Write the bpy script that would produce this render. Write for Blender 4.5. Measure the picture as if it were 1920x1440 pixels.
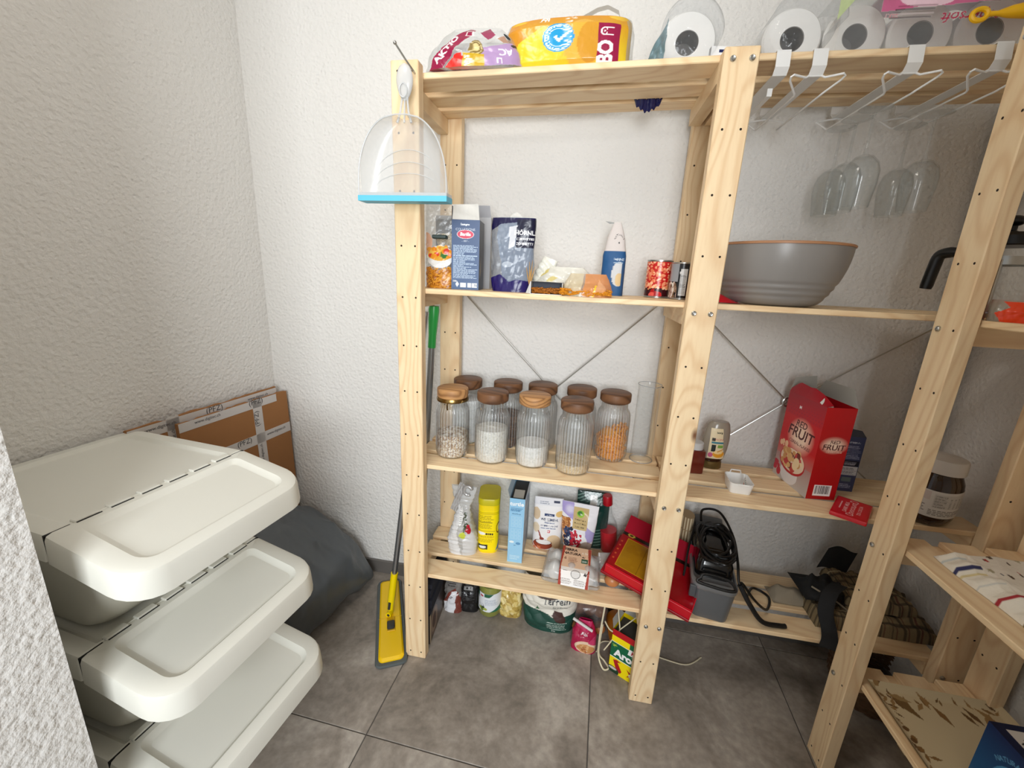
import bpy, bmesh, math, random
import numpy as np
from mathutils import Vector, Matrix
for o in list(bpy.data.objects): bpy.data.objects.remove(o)
S = bpy.context.scene
# ------------------------------------------------------------ camera, world, lights, exposure
cam = bpy.data.cameras.new('camera'); cob = bpy.data.objects.new('camera', cam); S.collection.objects.link(cob)
F_PX, YAW, PITCH, ROLL, CX, CY, CZ = 780.0, .16652, .25721, -.04499, .49377, -1.04478, 1.24627
cy, sy = math.cos(YAW), math.sin(YAW)
fw = Vector((-sy*math.cos(PITCH), cy*math.cos(PITCH), -math.sin(PITCH))); rt = Vector((cy, sy, 0)); dn = fw.cross(rt)
r2 = rt*math.cos(ROLL)+dn*math.sin(ROLL); d2 = dn*math.cos(ROLL)-rt*math.sin(ROLL)
cob.matrix_world = Matrix(((r2.x, -d2.x, -fw.x, CX), (r2.y, -d2.y, -fw.y, CY), (r2.z, -d2.z, -fw.z, CZ), (0, 0, 0, 1)))
cam.sensor_width = 36; cam.lens = F_PX/1920*36; cam.clip_start = .02
S.camera = cob
wd = bpy.data.worlds.new('world'); S.world = wd; wd.use_nodes = True
wd.node_tree.nodes['Background'].inputs[0].default_value = (.94, .97, 1, 1)
wd.node_tree.nodes['Background'].inputs[1].default_value = 0.42
def area(name, loc, target, sx, sy_, power, col):
    l = bpy.data.lights.new(name, 'AREA'); l.shape = 'RECTANGLE'; l.size = sx; l.size_y = sy_; l.energy = power; l.color = col
    o = bpy.data.objects.new(name, l); S.collection.objects.link(o); o.location = loc
    o.rotation_euler = (Vector(target)-Vector(loc)).to_track_quat('-Z', 'Y').to_euler(); return o
area('doorway_daylight', (.66, -2.55, 1.5), (.15, .3, 1.05), 1.0, 1.3, 66, (.93, .97, 1.0))
area('ceiling_light', (-.1, -.75, 2.36), (.1, -.4, 0), .4, .4, 7.5, (1.0, .94, .87))
S.view_settings.view_transform = 'Standard'; S.view_settings.look = 'None'; S.view_settings.gamma = 1
S.view_settings.use_curve_mapping = False; S.view_settings.exposure = 0.0
try:
    S.cycles.transparent_max_bounces = 32; S.cycles.max_bounces = 10; S.cycles.diffuse_bounces = 5
except Exception: pass
# ------------------------------------------------------------ helpers
PI = math.pi
def lin(c):
    c = np.asarray(c, float)/255.
    return np.where(c <= .04045, c/12.92, ((c+.055)/1.055)**2.4)
def L4(c): return (*[float(v) for v in lin(c)], 1)
_m = {}
class NT:
    def __init__(s, m): s.t = m.node_tree; s.n = s.t.nodes; s.l = s.t.links
    def new(s, typ, **k):
        n = s.n.new(typ)
        for a, b in k.items():
            if a.startswith('i_'):
                key = a[2:]; key = int(key) if key.isdigit() else key.replace('_', ' ')
                n.inputs[key].default_value = b
            else: setattr(n, a, b)
        return n
    def link(s, a, b): s.l.new(a, b)
def base_mat(name):
    m = bpy.data.materials.new(name); m.use_nodes = True; t = NT(m)
    return m, t, t.n['Principled BSDF']
def mat(name, c=(200, 200, 200), rough=.5, metal=0, bump=0, bscale=60, spec=.5, var=0, vscale=8, trans=0, sss=0, coat=0):
    if name in _m: return _m[name]
    m, t, b = base_mat(name)
    b.inputs['Base Color'].default_value = L4(c); b.inputs['Roughness'].default_value = rough; b.inputs['Metallic'].default_value = metal
    b.inputs['Specular IOR Level'].default_value = spec; b.inputs['Transmission Weight'].default_value = trans; b.inputs['Coat Weight'].default_value = coat
    tc = t.new('ShaderNodeTexCoord')
    if var:
        n = t.new('ShaderNodeTexNoise', i_Scale=vscale, i_Detail=4.0); t.link(tc.outputs['Object'], n.inputs['Vector'])
        r = t.new('ShaderNodeMapRange'); r.inputs[3].default_value = 1-var; r.inputs[4].default_value = 1+var; t.link(n.outputs[0], r.inputs[0])
        mx = t.new('ShaderNodeVectorMath', operation='SCALE'); mx.inputs[0].default_value = L4(c)[:3]; t.link(r.outputs[0], mx.inputs['Scale']); t.link(mx.outputs[0], b.inputs['Base Color'])
    if bump:
        n = t.new('ShaderNodeTexNoise', i_Scale=bscale, i_Detail=3.0); t.link(tc.outputs['Object'], n.inputs['Vector'])
        bp = t.new('ShaderNodeBump', i_Strength=bump, i_Distance=.002); t.link(n.outputs[0], bp.inputs['Height']); t.link(bp.outputs[0], b.inputs['Normal'])
    _m[name] = m; return m
def film_mat(name, tint=(251, 252, 252), gloss=.25, haze=.12, rough=.08, wr=0, wscale=40, pw=3.5):
    """thin clear plastic / thin glass: transparent with facing-dependent gloss and a little milkiness"""
    if name in _m: return _m[name]
    m, t, b = base_mat(name); t.n.remove(b); out = t.n['Material Output']
    tr = t.new('ShaderNodeBsdfTransparent'); tr.inputs[0].default_value = L4(tint)
    gl = t.new('ShaderNodeBsdfGlossy', i_Roughness=rough); df = t.new('ShaderNodeBsdfDiffuse'); df.inputs[0].default_value = L4((225, 228, 230))
    lw = t.new('ShaderNodeLayerWeight', i_Blend=.5); fp = t.new('ShaderNodeMath', operation='POWER'); fm = t.new('ShaderNodeMath', operation='MULTIPLY_ADD'); fm.inputs[1].default_value = gloss*1.6; fm.inputs[2].default_value = .022
    t.link(lw.outputs['Facing'], fp.inputs[0]); fp.inputs[1].default_value = pw; t.link(fp.outputs[0], fm.inputs[0])
    m1 = t.new('ShaderNodeMixShader'); m2 = t.new('ShaderNodeMixShader'); m1.inputs[0].default_value = haze
    t.link(tr.outputs[0], m1.inputs[1]); t.link(df.outputs[0], m1.inputs[2])
    t.link(fm.outputs[0], m2.inputs[0]); t.link(m1.outputs[0], m2.inputs[1]); t.link(gl.outputs[0], m2.inputs[2]); t.link(m2.outputs[0], out.inputs[0])
    if wr:
        tc = t.new('ShaderNodeTexCoord'); n = t.new('ShaderNodeTexNoise', i_Scale=wscale, i_Detail=3.0); t.link(tc.outputs['Object'], n.inputs['Vector'])
        bp = t.new('ShaderNodeBump', i_Strength=wr, i_Distance=.004); t.link(n.outputs[0], bp.inputs['Height'])
        for q in (gl, df, lw): t.link(bp.outputs[0], q.inputs['Normal'])
    _m[name] = m; return m
def print_mat(name, rough=.45, bump=0, bscale=50, film=False, metal=0, coat=0):
    """colour comes from the printed colour attribute; with film=True unprinted (alpha 0) areas are clear foil"""
    if name in _m: return _m[name]
    m, t, b = base_mat(name)
    a = t.new('ShaderNodeAttribute', attribute_name='Col'); t.link(a.outputs['Color'], b.inputs['Base Color'])
    b.inputs['Roughness'].default_value = rough; b.inputs['Metallic'].default_value = metal; b.inputs['Coat Weight'].default_value = coat; b.inputs['Coat Roughness'].default_value = .08
    tc = t.new('ShaderNodeTexCoord'); bo = None
    if bump:
        n = t.new('ShaderNodeTexNoise', i_Scale=bscale, i_Detail=2.0); n.inputs['Distortion'].default_value = .6; t.link(tc.outputs['Object'], n.inputs['Vector'])
        bo = t.new('ShaderNodeBump', i_Strength=bump, i_Distance=.004); t.link(n.outputs[0], bo.inputs['Height']); t.link(bo.outputs[0], b.inputs['Normal'])
    if film:
        tr = t.new('ShaderNodeBsdfTransparent'); tr.inputs[0].default_value = L4((250, 251, 251)); gl = t.new('ShaderNodeBsdfGlossy', i_Roughness=.12)
        df = t.new('ShaderNodeBsdfDiffuse'); df.inputs[0].default_value = L4((228, 230, 232)); lw = t.new('ShaderNodeLayerWeight', i_Blend=.5); fp = t.new('ShaderNodeMath', operation='POWER'); fm = t.new('ShaderNodeMath', operation='MULTIPLY_ADD'); fm.inputs[1].default_value = .5; fm.inputs[2].default_value = .03; fp.inputs[1].default_value = 2.2; t.link(lw.outputs['Facing'], fp.inputs[0]); t.link(fp.outputs[0], fm.inputs[0])
        m1 = t.new('ShaderNodeMixShader'); m2 = t.new('ShaderNodeMixShader'); m3 = t.new('ShaderNodeMixShader'); m1.inputs[0].default_value = .16
        t.link(tr.outputs[0], m1.inputs[1]); t.link(df.outputs[0], m1.inputs[2]); t.link(fm.outputs[0], m2.inputs[0])
        t.link(m1.outputs[0], m2.inputs[1]); t.link(gl.outputs[0], m2.inputs[2]); t.link(a.outputs['Alpha'], m3.inputs[0]); t.link(m2.outputs[0], m3.inputs[1]); t.link(b.outputs[0], m3.inputs[2])
        t.link(m3.outputs[0], t.n['Material Output'].inputs[0])
        if bo:
            for q in (gl, df, lw): t.link(bo.outputs[0], q.inputs['Normal'])
    _m[name] = m; return m
def wood(axis, tone='pine'):
    key = f'{tone}_grain_{axis}'
    if key in _m: return _m[key]
    m, t, b = base_mat(key)
    pal = {'pine': ((236, 206, 162), (245, 222, 184), (206, 158, 106), (104, 56, 26)),
           'walnut': ((104, 70, 46), (140, 98, 66), (66, 42, 28), (60, 36, 22)), 'acacia': ((176, 124, 76), (205, 158, 104), (118, 76, 44), (80, 50, 30))}[tone]
    tc = t.new('ShaderNodeTexCoord'); oi = t.new('ShaderNodeObjectInfo')
    off = t.new('ShaderNodeVectorMath', operation='SCALE'); cmb = t.new('ShaderNodeCombineXYZ')
    for i in range(3): t.link(oi.outputs['Random'], cmb.inputs[i])
    t.link(cmb.outputs[0], off.inputs[0]); off.inputs['Scale'].default_value = 37.
    add = t.new('ShaderNodeVectorMath', operation='ADD'); t.link(tc.outputs['Object'], add.inputs[0]); t.link(off.outputs[0], add.inputs[1])
    ks = [1., 1., 1.]; ks['xyz'.index(axis)] = .13
    kn = [1., 1., 1.]; kn['xyz'.index(axis)] = .45
    mp = t.new('ShaderNodeMapping'); mp.inputs['Scale'].default_value = ks; t.link(add.outputs[0], mp.inputs[0])
    mk = t.new('ShaderNodeMapping'); mk.inputs['Scale'].default_value = kn; t.link(add.outputs[0], mk.inputs[0])
    vo = t.new('ShaderNodeTexVoronoi', i_Scale=7.5 if tone == 'pine' else 4.); t.link(mk.outputs[0], vo.inputs['Vector'])
    # grain bends round the knots
    kd = t.new('ShaderNodeMapRange'); kd.inputs[1].default_value = .0; kd.inputs[2].default_value = .55; kd.inputs[3].default_value = 1.; kd.inputs[4].default_value = 0.; t.link(vo.outputs['Distance'], kd.inputs[0])
    n1 = t.new('ShaderNodeTexNoise', i_Scale=6.5, i_Detail=1.0); t.link(mp.outputs[0], n1.inputs['Vector'])
    sm = t.new('ShaderNodeMath', operation='MULTIPLY_ADD'); t.link(kd.outputs[0], sm.inputs[0]); sm.inputs[1].default_value = .13; t.link(n1.outputs[0], sm.inputs[2])
    ring = t.new('ShaderNodeMath', operation='MULTIPLY'); t.link(sm.outputs[0], ring.inputs[0]); ring.inputs[1].default_value = 120.
    sn = t.new('ShaderNodeMath', operation='SINE'); t.link(ring.outputs[0], sn.inputs[0])
    mr = t.new('ShaderNodeMapRange'); mr.inputs[1].default_value = -1; mr.inputs[2].default_value = 1; t.link(sn.outputs[0], mr.inputs[0])
    pw = t.new('ShaderNodeMath', operation='POWER'); t.link(mr.outputs[0], pw.inputs[0]); pw.inputs[1].default_value = 2.6
    n2 = t.new('ShaderNodeTexNoise', i_Scale=140., i_Detail=3.0); t.link(mp.outputs[0], n2.inputs['Vector'])
    n3 = t.new('ShaderNodeTexNoise', i_Scale=3.5, i_Detail=2.0); t.link(add.outputs[0], n3.inputs['Vector'])
    c1 = t.new('ShaderNodeMix', data_type='RGBA'); c1.inputs[6].default_value = L4(pal[0]); c1.inputs[7].default_value = L4(pal[1]); t.link(n3.outputs[0], c1.inputs[0])
    f2 = t.new('ShaderNodeMath', operation='MULTIPLY'); t.link(pw.outputs[0], f2.inputs[0]); f2.inputs[1].default_value = .34 if tone == 'pine' else .7
    c2 = t.new('ShaderNodeMix', data_type='RGBA'); t.link(f2.outputs[0], c2.inputs[0]); t.link(c1.outputs[2], c2.inputs[6]); c2.inputs[7].default_value = L4(pal[2])
    f3 = t.new('ShaderNodeMapRange'); f3.inputs[1].default_value = .45; f3.inputs[2].default_value = .8; f3.inputs[4].default_value = .2; t.link(n2.outputs[0], f3.inputs[0])
    c3 = t.new('ShaderNodeMix', data_type='RGBA'); t.link(f3.outputs[0], c3.inputs[0]); t.link(c2.outputs[2], c3.inputs[6]); c3.inputs[7].default_value = L4(pal[2])
    kk = t.new('ShaderNodeMapRange'); kk.inputs[1].default_value = .035; kk.inputs[2].default_value = .085; kk.inputs[3].default_value = .95; kk.inputs[4].default_value = 0.; t.link(vo.outputs['Distance'], kk.inputs[0])
    c4 = t.new('ShaderNodeMix', data_type='RGBA'); t.link(kk.outputs[0], c4.inputs[0]); t.link(c3.outputs[2], c4.inputs[6]); c4.inputs[7].default_value = L4(pal[3])
    rv = t.new('ShaderNodeMapRange'); rv.inputs[3].default_value = .93; rv.inputs[4].default_value = 1.05; t.link(oi.outputs['Random'], rv.inputs[0])
    c5 = t.new('ShaderNodeVectorMath', operation='SCALE'); t.link(c4.outputs[2], c5.inputs[0]); t.link(rv.outputs[0], c5.inputs['Scale'])
    t.link(c5.outputs[0], b.inputs['Base Color']); b.inputs['Roughness'].default_value = .5; b.inputs['Specular IOR Level'].default_value = .35
    bp = t.new('ShaderNodeBump', i_Strength=.12, i_Distance=.001); t.link(n2.outputs[0], bp.inputs['Height']); t.link(bp.outputs[0], b.inputs['Normal'])
    _m[key] = m; return m
def plaster():
    if 'plaster' in _m: return _m['plaster']
    m, t, b = base_mat('plaster')
    b.inputs['Base Color'].default_value = L4((227, 225, 221)); b.inputs['Roughness'].default_value = .9; b.inputs['Specular IOR Level'].default_value = .2
    tc = t.new('ShaderNodeTexCoord')
    n = t.new('ShaderNodeTexNoise', i_Scale=120., i_Detail=2.5); n.inputs['Roughness'].default_value = .62; t.link(tc.outputs['Object'], n.inputs['Vector'])
    v = t.new('ShaderNodeTexVoronoi', i_Scale=95.); v.feature = 'SMOOTH_F1'; t.link(tc.outputs['Object'], v.inputs['Vector'])
    ad = t.new('ShaderNodeMath', operation='ADD'); t.link(n.outputs[0], ad.inputs[0]); t.link(v.outputs[0], ad.inputs[1])
    bp = t.new('ShaderNodeBump', i_Strength=.75, i_Distance=.0036); t.link(ad.outputs[0], bp.inputs['Height']); t.link(bp.outputs[0], b.inputs['Normal'])
    _m['plaster'] = m; return m
def stone():
    if 'stone' in _m: return _m['stone']
    m, t, b = base_mat('stone'); tc = t.new('ShaderNodeTexCoord'); oi = t.new('ShaderNodeObjectInfo')
    mp = t.new('ShaderNodeVectorMath', operation='ADD'); cmb = t.new('ShaderNodeCombineXYZ'); ml = t.new('ShaderNodeMath', operation='MULTIPLY'); ml.inputs[1].default_value = 50
    t.link(oi.outputs['Random'], ml.inputs[0]); t.link(ml.outputs[0], cmb.inputs[2]); t.link(tc.outputs['Object'], mp.inputs[0]); t.link(cmb.outputs[0], mp.inputs[1])
    n1 = t.new('ShaderNodeTexNoise', i_Scale=4.5, i_Detail=8.0); n1.inputs['Roughness'].default_value = .62; n1.inputs['Distortion'].default_value = .5
    n2 = t.new('ShaderNodeTexNoise', i_Scale=60., i_Detail=4.0); t.link(mp.outputs[0], n1.inputs['Vector']); t.link(mp.outputs[0], n2.inputs['Vector'])
    r = t.new('ShaderNodeValToRGB'); e = r.color_ramp.elements; e[0].position = .33; e[0].color = L4((118, 110, 101)); e[1].position = .68; e[1].color = L4((182, 174, 164)); q = e.new(.5); q.color = L4((150, 141, 131))
    t.link(n1.outputs[0], r.inputs[0])
    mr = t.new('ShaderNodeMapRange'); mr.inputs[1].default_value = .3; mr.inputs[2].default_value = .7; mr.inputs[3].default_value = .84; mr.inputs[4].default_value = 1.12; t.link(n2.outputs[0], mr.inputs[0])
    sc = t.new('ShaderNodeVectorMath', operation='SCALE'); t.link(r.outputs[0], sc.inputs[0]); t.link(mr.outputs[0], sc.inputs['Scale']); t.link(sc.outputs[0], b.inputs['Base Color'])
    b.inputs['Roughness'].default_value = .48; b.inputs['Specular IOR Level'].default_value = .4
    _m['stone'] = m; return m
# ---- mesh builder
class MB:
    def __init__(s): s.v = []; s.f = []; s.c = []; s.n = 0; s.T = Matrix.Identity(4)
    def add(s, V, F, col=None):
        V = np.asarray(V, float).reshape(-1, 3); R = np.array(s.T)
        V = V@R[:3, :3].T+R[:3, 3]
        s.v.append(V); s.f += [tuple(i+s.n for i in f) for f in F]; s.n += len(V)
        if col is None: col = (1, 1, 1, 1)
        col = np.asarray(col, float)
        if col.ndim == 1: col = np.tile(col, (len(V), 1))
        s.c.append(col); return s
    def box(s, x0, x1, y0, y1, z0, z1, col=None):
        V = [(x, y, z) for z in (z0, z1) for y in (y0, y1) for x in (x0, x1)]
        return s.add(V, [(0, 2, 3, 1), (4, 5, 7, 6), (0, 1, 5, 4), (2, 6, 7, 3), (0, 4, 6, 2), (1, 3, 7, 5)], col)
    def bbox(s, x0, x1, y0, y1, z0, z1, b=.002, col=None):
        """box with chamfered edges"""
        bm = bmesh.new(); bmesh.ops.create_cube(bm, size=1)
        for v in bm.verts: v.co = Vector(((x0+x1)/2+v.co.x*(x1-x0), (y0+y1)/2+v.co.y*(y1-y0), (z0+z1)/2+v.co.z*(z1-z0)))
        bmesh.ops.bevel(bm, geom=bm.edges[:], offset=b, segments=2 if b > .003 else 1, affect='EDGES', profile=.6)
        bm.verts.index_update(); s.add([v.co[:] for v in bm.verts], [[v.index for v in f.verts] for f in bm.faces], col); bm.free(); return s
    def lathe(s, prof, n=32, cx=0, cy=0, closed=True, mod=None, col=None, caps=(True, True)):
        V = []; k = len(prof)
        for i in range(n):
            a = 2*PI*i/n
            for r, z in prof:
                q = r*(mod(a, z) if mod else 1); V.append((cx+q*math.cos(a), cy+q*math.sin(a), z))
        F = [(i*k+j, ((i+1) % n)*k+j, ((i+1) % n)*k+j+1, i*k+j+1) for i in range(n) for j in range(k-1)]
        if caps[0] and prof[0][0] > 1e-5: F.append([i*k for i in range(n)][::-1])
        if caps[1] and prof[-1][0] > 1e-5: F.append([i*k+k-1 for i in range(n)])
        return s.add(V, F, col)
    def tube(s, P, r, n=8, closed=False, col=None):
        P = [Vector(p) for p in P]; k = len(P); V = []; up = None
        rr = r if hasattr(r, '__len__') else [r]*k
        for i, p in enumerate(P):
            d = (P[(i+1) % k]-P[i-1]) if closed else (P[min(i+1, k-1)]-P[max(i-1, 0)])
            d.normalize()
            if up is None: up = Vector((0, 0, 1)) if abs(d.z) < .9 else Vector((1, 0, 0))
            u = (up-d*up.dot(d))
            if u.length < 1e-6: u = d.orthogonal()
            u.normalize(); w = d.cross(u); up = u
            for j in range(n):
                a = 2*PI*j/n; V.append((p+u*(math.cos(a)*rr[i])+w*(math.sin(a)*rr[i]))[:])
        m = k if closed else k-1
        F = [(i*n+j, i*n+(j+1) % n, ((i+1) % k)*n+(j+1) % n, ((i+1) % k)*n+j) for i in range(m) for j in range(n)]
        if not closed: F += [list(range(n))[::-1], [(k-1)*n+j for j in range(n)]]
        return s.add(V, F, col)
    def prism(s, pts, y0, y1, col=None):
        """outline in x,z extruded along y"""
        n = len(pts); V = [(x, y0, z) for x, z in pts]+[(x, y1, z) for x, z in pts]
        return s.add(V, [list(range(n)), [n+i for i in range(n)][::-1]]+[(i, i+n, (i+1) % n+n, (i+1) % n) for i in range(n)], col)
    def slab(s, pts, z0, z1, col=None):
        """outline in x,y extruded along z"""
        n = len(pts); V = [(x, y, z0) for x, y in pts]+[(x, y, z1) for x, y in pts]
        return s.add(V, [list(range(n))[::-1], [n+i for i in range(n)]]+[(i, (i+1) % n, (i+1) % n+n, i+n) for i in range(n)], col)
    def grid(s, P, col=None, wrap=False):
        """P: (rows, cols, 3)"""
        h, w = P.shape[:2]; ww = w if wrap else w-1
        F = [(i*w+j, i*w+(j+1) % w, (i+1)*w+(j+1) % w, (i+1)*w+j) for i in range(h-1) for j in range(ww)]
        return s.add(P.reshape(-1, 3), F, None if col is None else np.asarray(col).reshape(-1, 4))
    def ball(s, c, r, n=10, sc=(1, 1, 1), col=None):
        V = [(c[0], c[1], c[2]-r*sc[2])]; m = n//2+1
        for i in range(1, m):
            t = -PI/2+PI*i/m
            for j in range(n): a = 2*PI*j/n; V.append((c[0]+r*sc[0]*math.cos(t)*math.cos(a), c[1]+r*sc[1]*math.cos(t)*math.sin(a), c[2]+r*sc[2]*math.sin(t)))
        V.append((c[0], c[1], c[2]+r*sc[2])); k = len(V)-1
        F = [(0, 1+(j+1) % n, 1+j) for j in range(n)]+[(1+i*n+j, 1+i*n+(j+1) % n, 1+(i+1)*n+(j+1) % n, 1+(i+1)*n+j) for i in range(m-2) for j in range(n)]+[(k, 1+(m-2)*n+j, 1+(m-2)*n+(j+1) % n) for j in range(n)]
        return s.add(V, F, col)
    def mesh(s, name, m, smooth=True, ang=.6, paint=False):
        me = bpy.data.meshes.new(name); V = np.concatenate(s.v)
        me.from_pydata(V.tolist(), [], [list(f) for f in s.f]); me.materials.append(m)
        if paint:
            a = me.color_attributes.new('Col', 'FLOAT_COLOR', 'POINT'); a.data.foreach_set('color', np.concatenate(s.c).astype(np.float32).ravel())
        if smooth:
            me.shade_smooth(); me.set_sharp_from_angle(angle=ang)
        return me
def link(name, me, parent=None, loc=None, rot=None):
    o = bpy.data.objects.new(name, me); S.collection.objects.link(o)
    if parent is not None: o.parent = parent
    if loc is not None: o.location = loc
    if rot is not None: o.rotation_euler = rot
    return o
def part(name, mb, m, parent=None, label=None, paint=False, smooth=True, ang=.6, loc=None, rot=None):
    o = link(name, mb.mesh(name, m, smooth, ang, paint), parent, loc, rot)
    if label: o['label'] = label
    return o
def tag(o, label, cat, group=None, kind=None):
    o['label'] = label; o['category'] = cat
    if group: o['group'] = group
    if kind: o['kind'] = kind
    return o
def thing(name, label, cat, loc=(0, 0, 0), rot=0, group=None):
    o = bpy.data.objects.new(name, None); S.collection.objects.link(o); o.empty_display_size = .02; o.location = loc
    o.rotation_euler = rot if hasattr(rot, '__len__') else (0, 0, rot)
    return tag(o, label, cat, group)
def struct(o): o['kind'] = 'structure'; return o
# ---- printed artwork: a little raster that is baked into vertex colours of a fine grid
_txt = {}
def text_tris(s, bold=0.0):
    k = (s, bold)
    if k not in _txt:
        cu = bpy.data.curves.new('t', 'FONT'); cu.body = s; cu.size = 1; cu.offset = bold; cu.resolution_u = 3
        ob = bpy.data.objects.new('t', cu); S.collection.objects.link(ob); dg = bpy.context.evaluated_depsgraph_get(); me = bpy.data.meshes.new_from_object(ob.evaluated_get(dg))
        me.calc_loop_triangles(); V = np.array([v.co[:2] for v in me.vertices]) if len(me.vertices) else np.zeros((0, 2)); T = [tuple(t.vertices) for t in me.loop_triangles]
        bpy.data.objects.remove(ob); bpy.data.curves.remove(cu); bpy.data.meshes.remove(me); _txt[k] = (V, T)
    return _txt[k]
class Art:
    """unit: metres; origin at the lower left of the face"""
    def __init__(s, w, h, bg=(255, 255, 255), step=.0012, a=1.):
        s.w, s.h = w, h; s.nx = max(2, int(round(w/step))+1); s.ny = max(2, int(round(h/step))+1)
        s.C = np.zeros((s.ny, s.nx, 4)); s.C[..., :3] = lin(bg); s.C[..., 3] = a
        s.X, s.Y = np.meshgrid(np.linspace(0, w, s.nx), np.linspace(0, h, s.ny)); s.rng = np.random.default_rng(int(w*7919+h*104729*10) % 9999)
    def put(s, mk, c, a=1., op=1.):
        if c is None: s.C[mk, 3] = 0; return s
        s.C[mk, :3] = s.C[mk, :3]*(1-op)+lin(c)*op; s.C[mk, 3] = np.maximum(s.C[mk, 3]*(1-op), a) if op < 1 else a; return s
    def rect(s, x0, y0, x1, y1, c, **k): return s.put((s.X >= x0) & (s.X <= x1) & (s.Y >= y0) & (s.Y <= y1), c, **k)
    def ell(s, x, y, rx, ry, c, inner=0, **k):
        d = ((s.X-x)/rx)**2+((s.Y-y)/ry)**2; return s.put((d <= 1) & (d >= inner*inner), c, **k)
    def glow(s, x, y, rx, ry, c):
        d = np.sqrt(((s.X-x)/rx)**2+((s.Y-y)/ry)**2); w = np.clip(1.6*(1-d), 0, 1)[..., None]; s.C[..., :3] = s.C[..., :3]*(1-w)+lin(c)*w; return s
    def grad(s, y0, y1, c0, c1, x0=-1, x1=9):
        t = np.clip((s.Y-y0)/(y1-y0), 0, 1)[..., None]; mk = (s.Y >= y0) & (s.Y <= y1) & (s.X >= x0) & (s.X <= x1)
        s.C[mk, :3] = (lin(c0)*(1-t)+lin(c1)*t)[mk]; s.C[mk, 3] = 1; return s
    def poly(s, P, c, **k):
        ins = np.zeros(s.X.shape, bool); n = len(P)
        for i in range(n):
            (x0, y0), (x1, y1) = P[i], P[(i+1) % n]
            if y0 == y1: continue
            ins ^= ((s.Y < y0) != (s.Y < y1)) & (s.X < (x1-x0)*(s.Y-y0)/(y1-y0)+x0)
        return s.put(ins, c, **k)
    def text(s, t, x, y, size, c, al='c', bold=.02, rot=0, sx=1., flip=False, slant=0, **k):
        V, T = text_tris(t, bold)
        if not len(V): return s
        V = V.copy()*size; V[:, 0] *= sx; V[:, 0] += V[:, 1]*slant
        V[:, 0] -= {'c': (V[:, 0].min()+V[:, 0].max())/2, 'l': V[:, 0].min(), 'r': V[:, 0].max()}[al]
        if flip: V = -V
        cc, ss = math.cos(rot), math.sin(rot); V = V@np.array([[cc, ss], [-ss, cc]])+[x, y]
        hx, hy = s.w/(s.nx-1), s.h/(s.ny-1); mk = np.zeros(s.X.shape, bool)
        for tr in T:
            A = V[list(tr)]; i0 = max(0, int(A[:, 0].min()/hx)); i1 = min(s.nx, int(A[:, 0].max()/hx)+2); j0 = max(0, int(A[:, 1].min()/hy)); j1 = min(s.ny, int(A[:, 1].max()/hy)+2)
            if i1 <= i0 or j1 <= j0: continue
            X, Y = s.X[j0:j1, i0:i1], s.Y[j0:j1, i0:i1]; e = []
            for q in range(3):
                a, b = A[q], A[(q+1) % 3]; e.append((b[0]-a[0])*(Y-a[1])-(b[1]-a[1])*(X-a[0]))
            e = np.array(e); mk[j0:j1, i0:i1] |= (e >= -1e-9).all(0) | (e <= 1e-9).all(0)
        return s.put(mk, c, **k)
    def lines(s, x0, y0, x1, y1, n, c, fill=.45, ragged=.3, words=True):
        """rows of print too small to read"""
        dy = (y1-y0)/n
        for i in range(n):
            yb = y1-(i+1)*dy; xe = x1-(x1-x0)*ragged*s.rng.random()**2; x = x0
            while x < xe:
                L = (x1-x0)*(.05+.12*s.rng.random()); s.rect(x, yb, min(x+L, xe), yb+dy*fill, c); x += L+(x1-x0)*(.02 if words else 0)
        return s
    def blobs(s, x0, y0, x1, y1, n, r, cols, asp=1., ring=False):
        for i in range(n):
            x, y = x0+(x1-x0)*s.rng.random(), y0+(y1-y0)*s.rng.random(); q = r*(.6+.7*s.rng.random()); c = cols[int(s.rng.integers(len(cols)))]
            s.ell(x, y, q, q*asp*(.6+.7*s.rng.random()), c, inner=.55 if ring else 0)
        return s
    def bars(s, x0, y0, x1, y1, c=(20, 20, 20), bg=(245, 245, 245)):
        s.rect(x0, y0, x1, y1, bg); x = x0+.06*(x1-x0)
        while x < x1-.08*(x1-x0):
            w = (x1-x0)*(.015+.04*s.rng.random()); s.rect(x, y0+.18*(y1-y0), x+w, y1-.06*(y1-y0), c); x += w+(x1-x0)*(.02+.03*s.rng.random())
        return s
    def mottle(s, amt, cell=.004):
        k = s.rng.random((int(s.h/cell)+2, int(s.w/cell)+2)); yi = (s.Y/cell).astype(int); xi = (s.X/cell).astype(int); s.C[..., :3] *= (1+amt*(k[yi, xi]-.5))[..., None]; return s
    def sample(s, u, v):
        i = np.clip(np.rint(v*(s.ny-1)).astype(int), 0, s.ny-1); j = np.clip(np.rint(u*(s.nx-1)).astype(int), 0, s.nx-1); return s.C[i, j]
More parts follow.
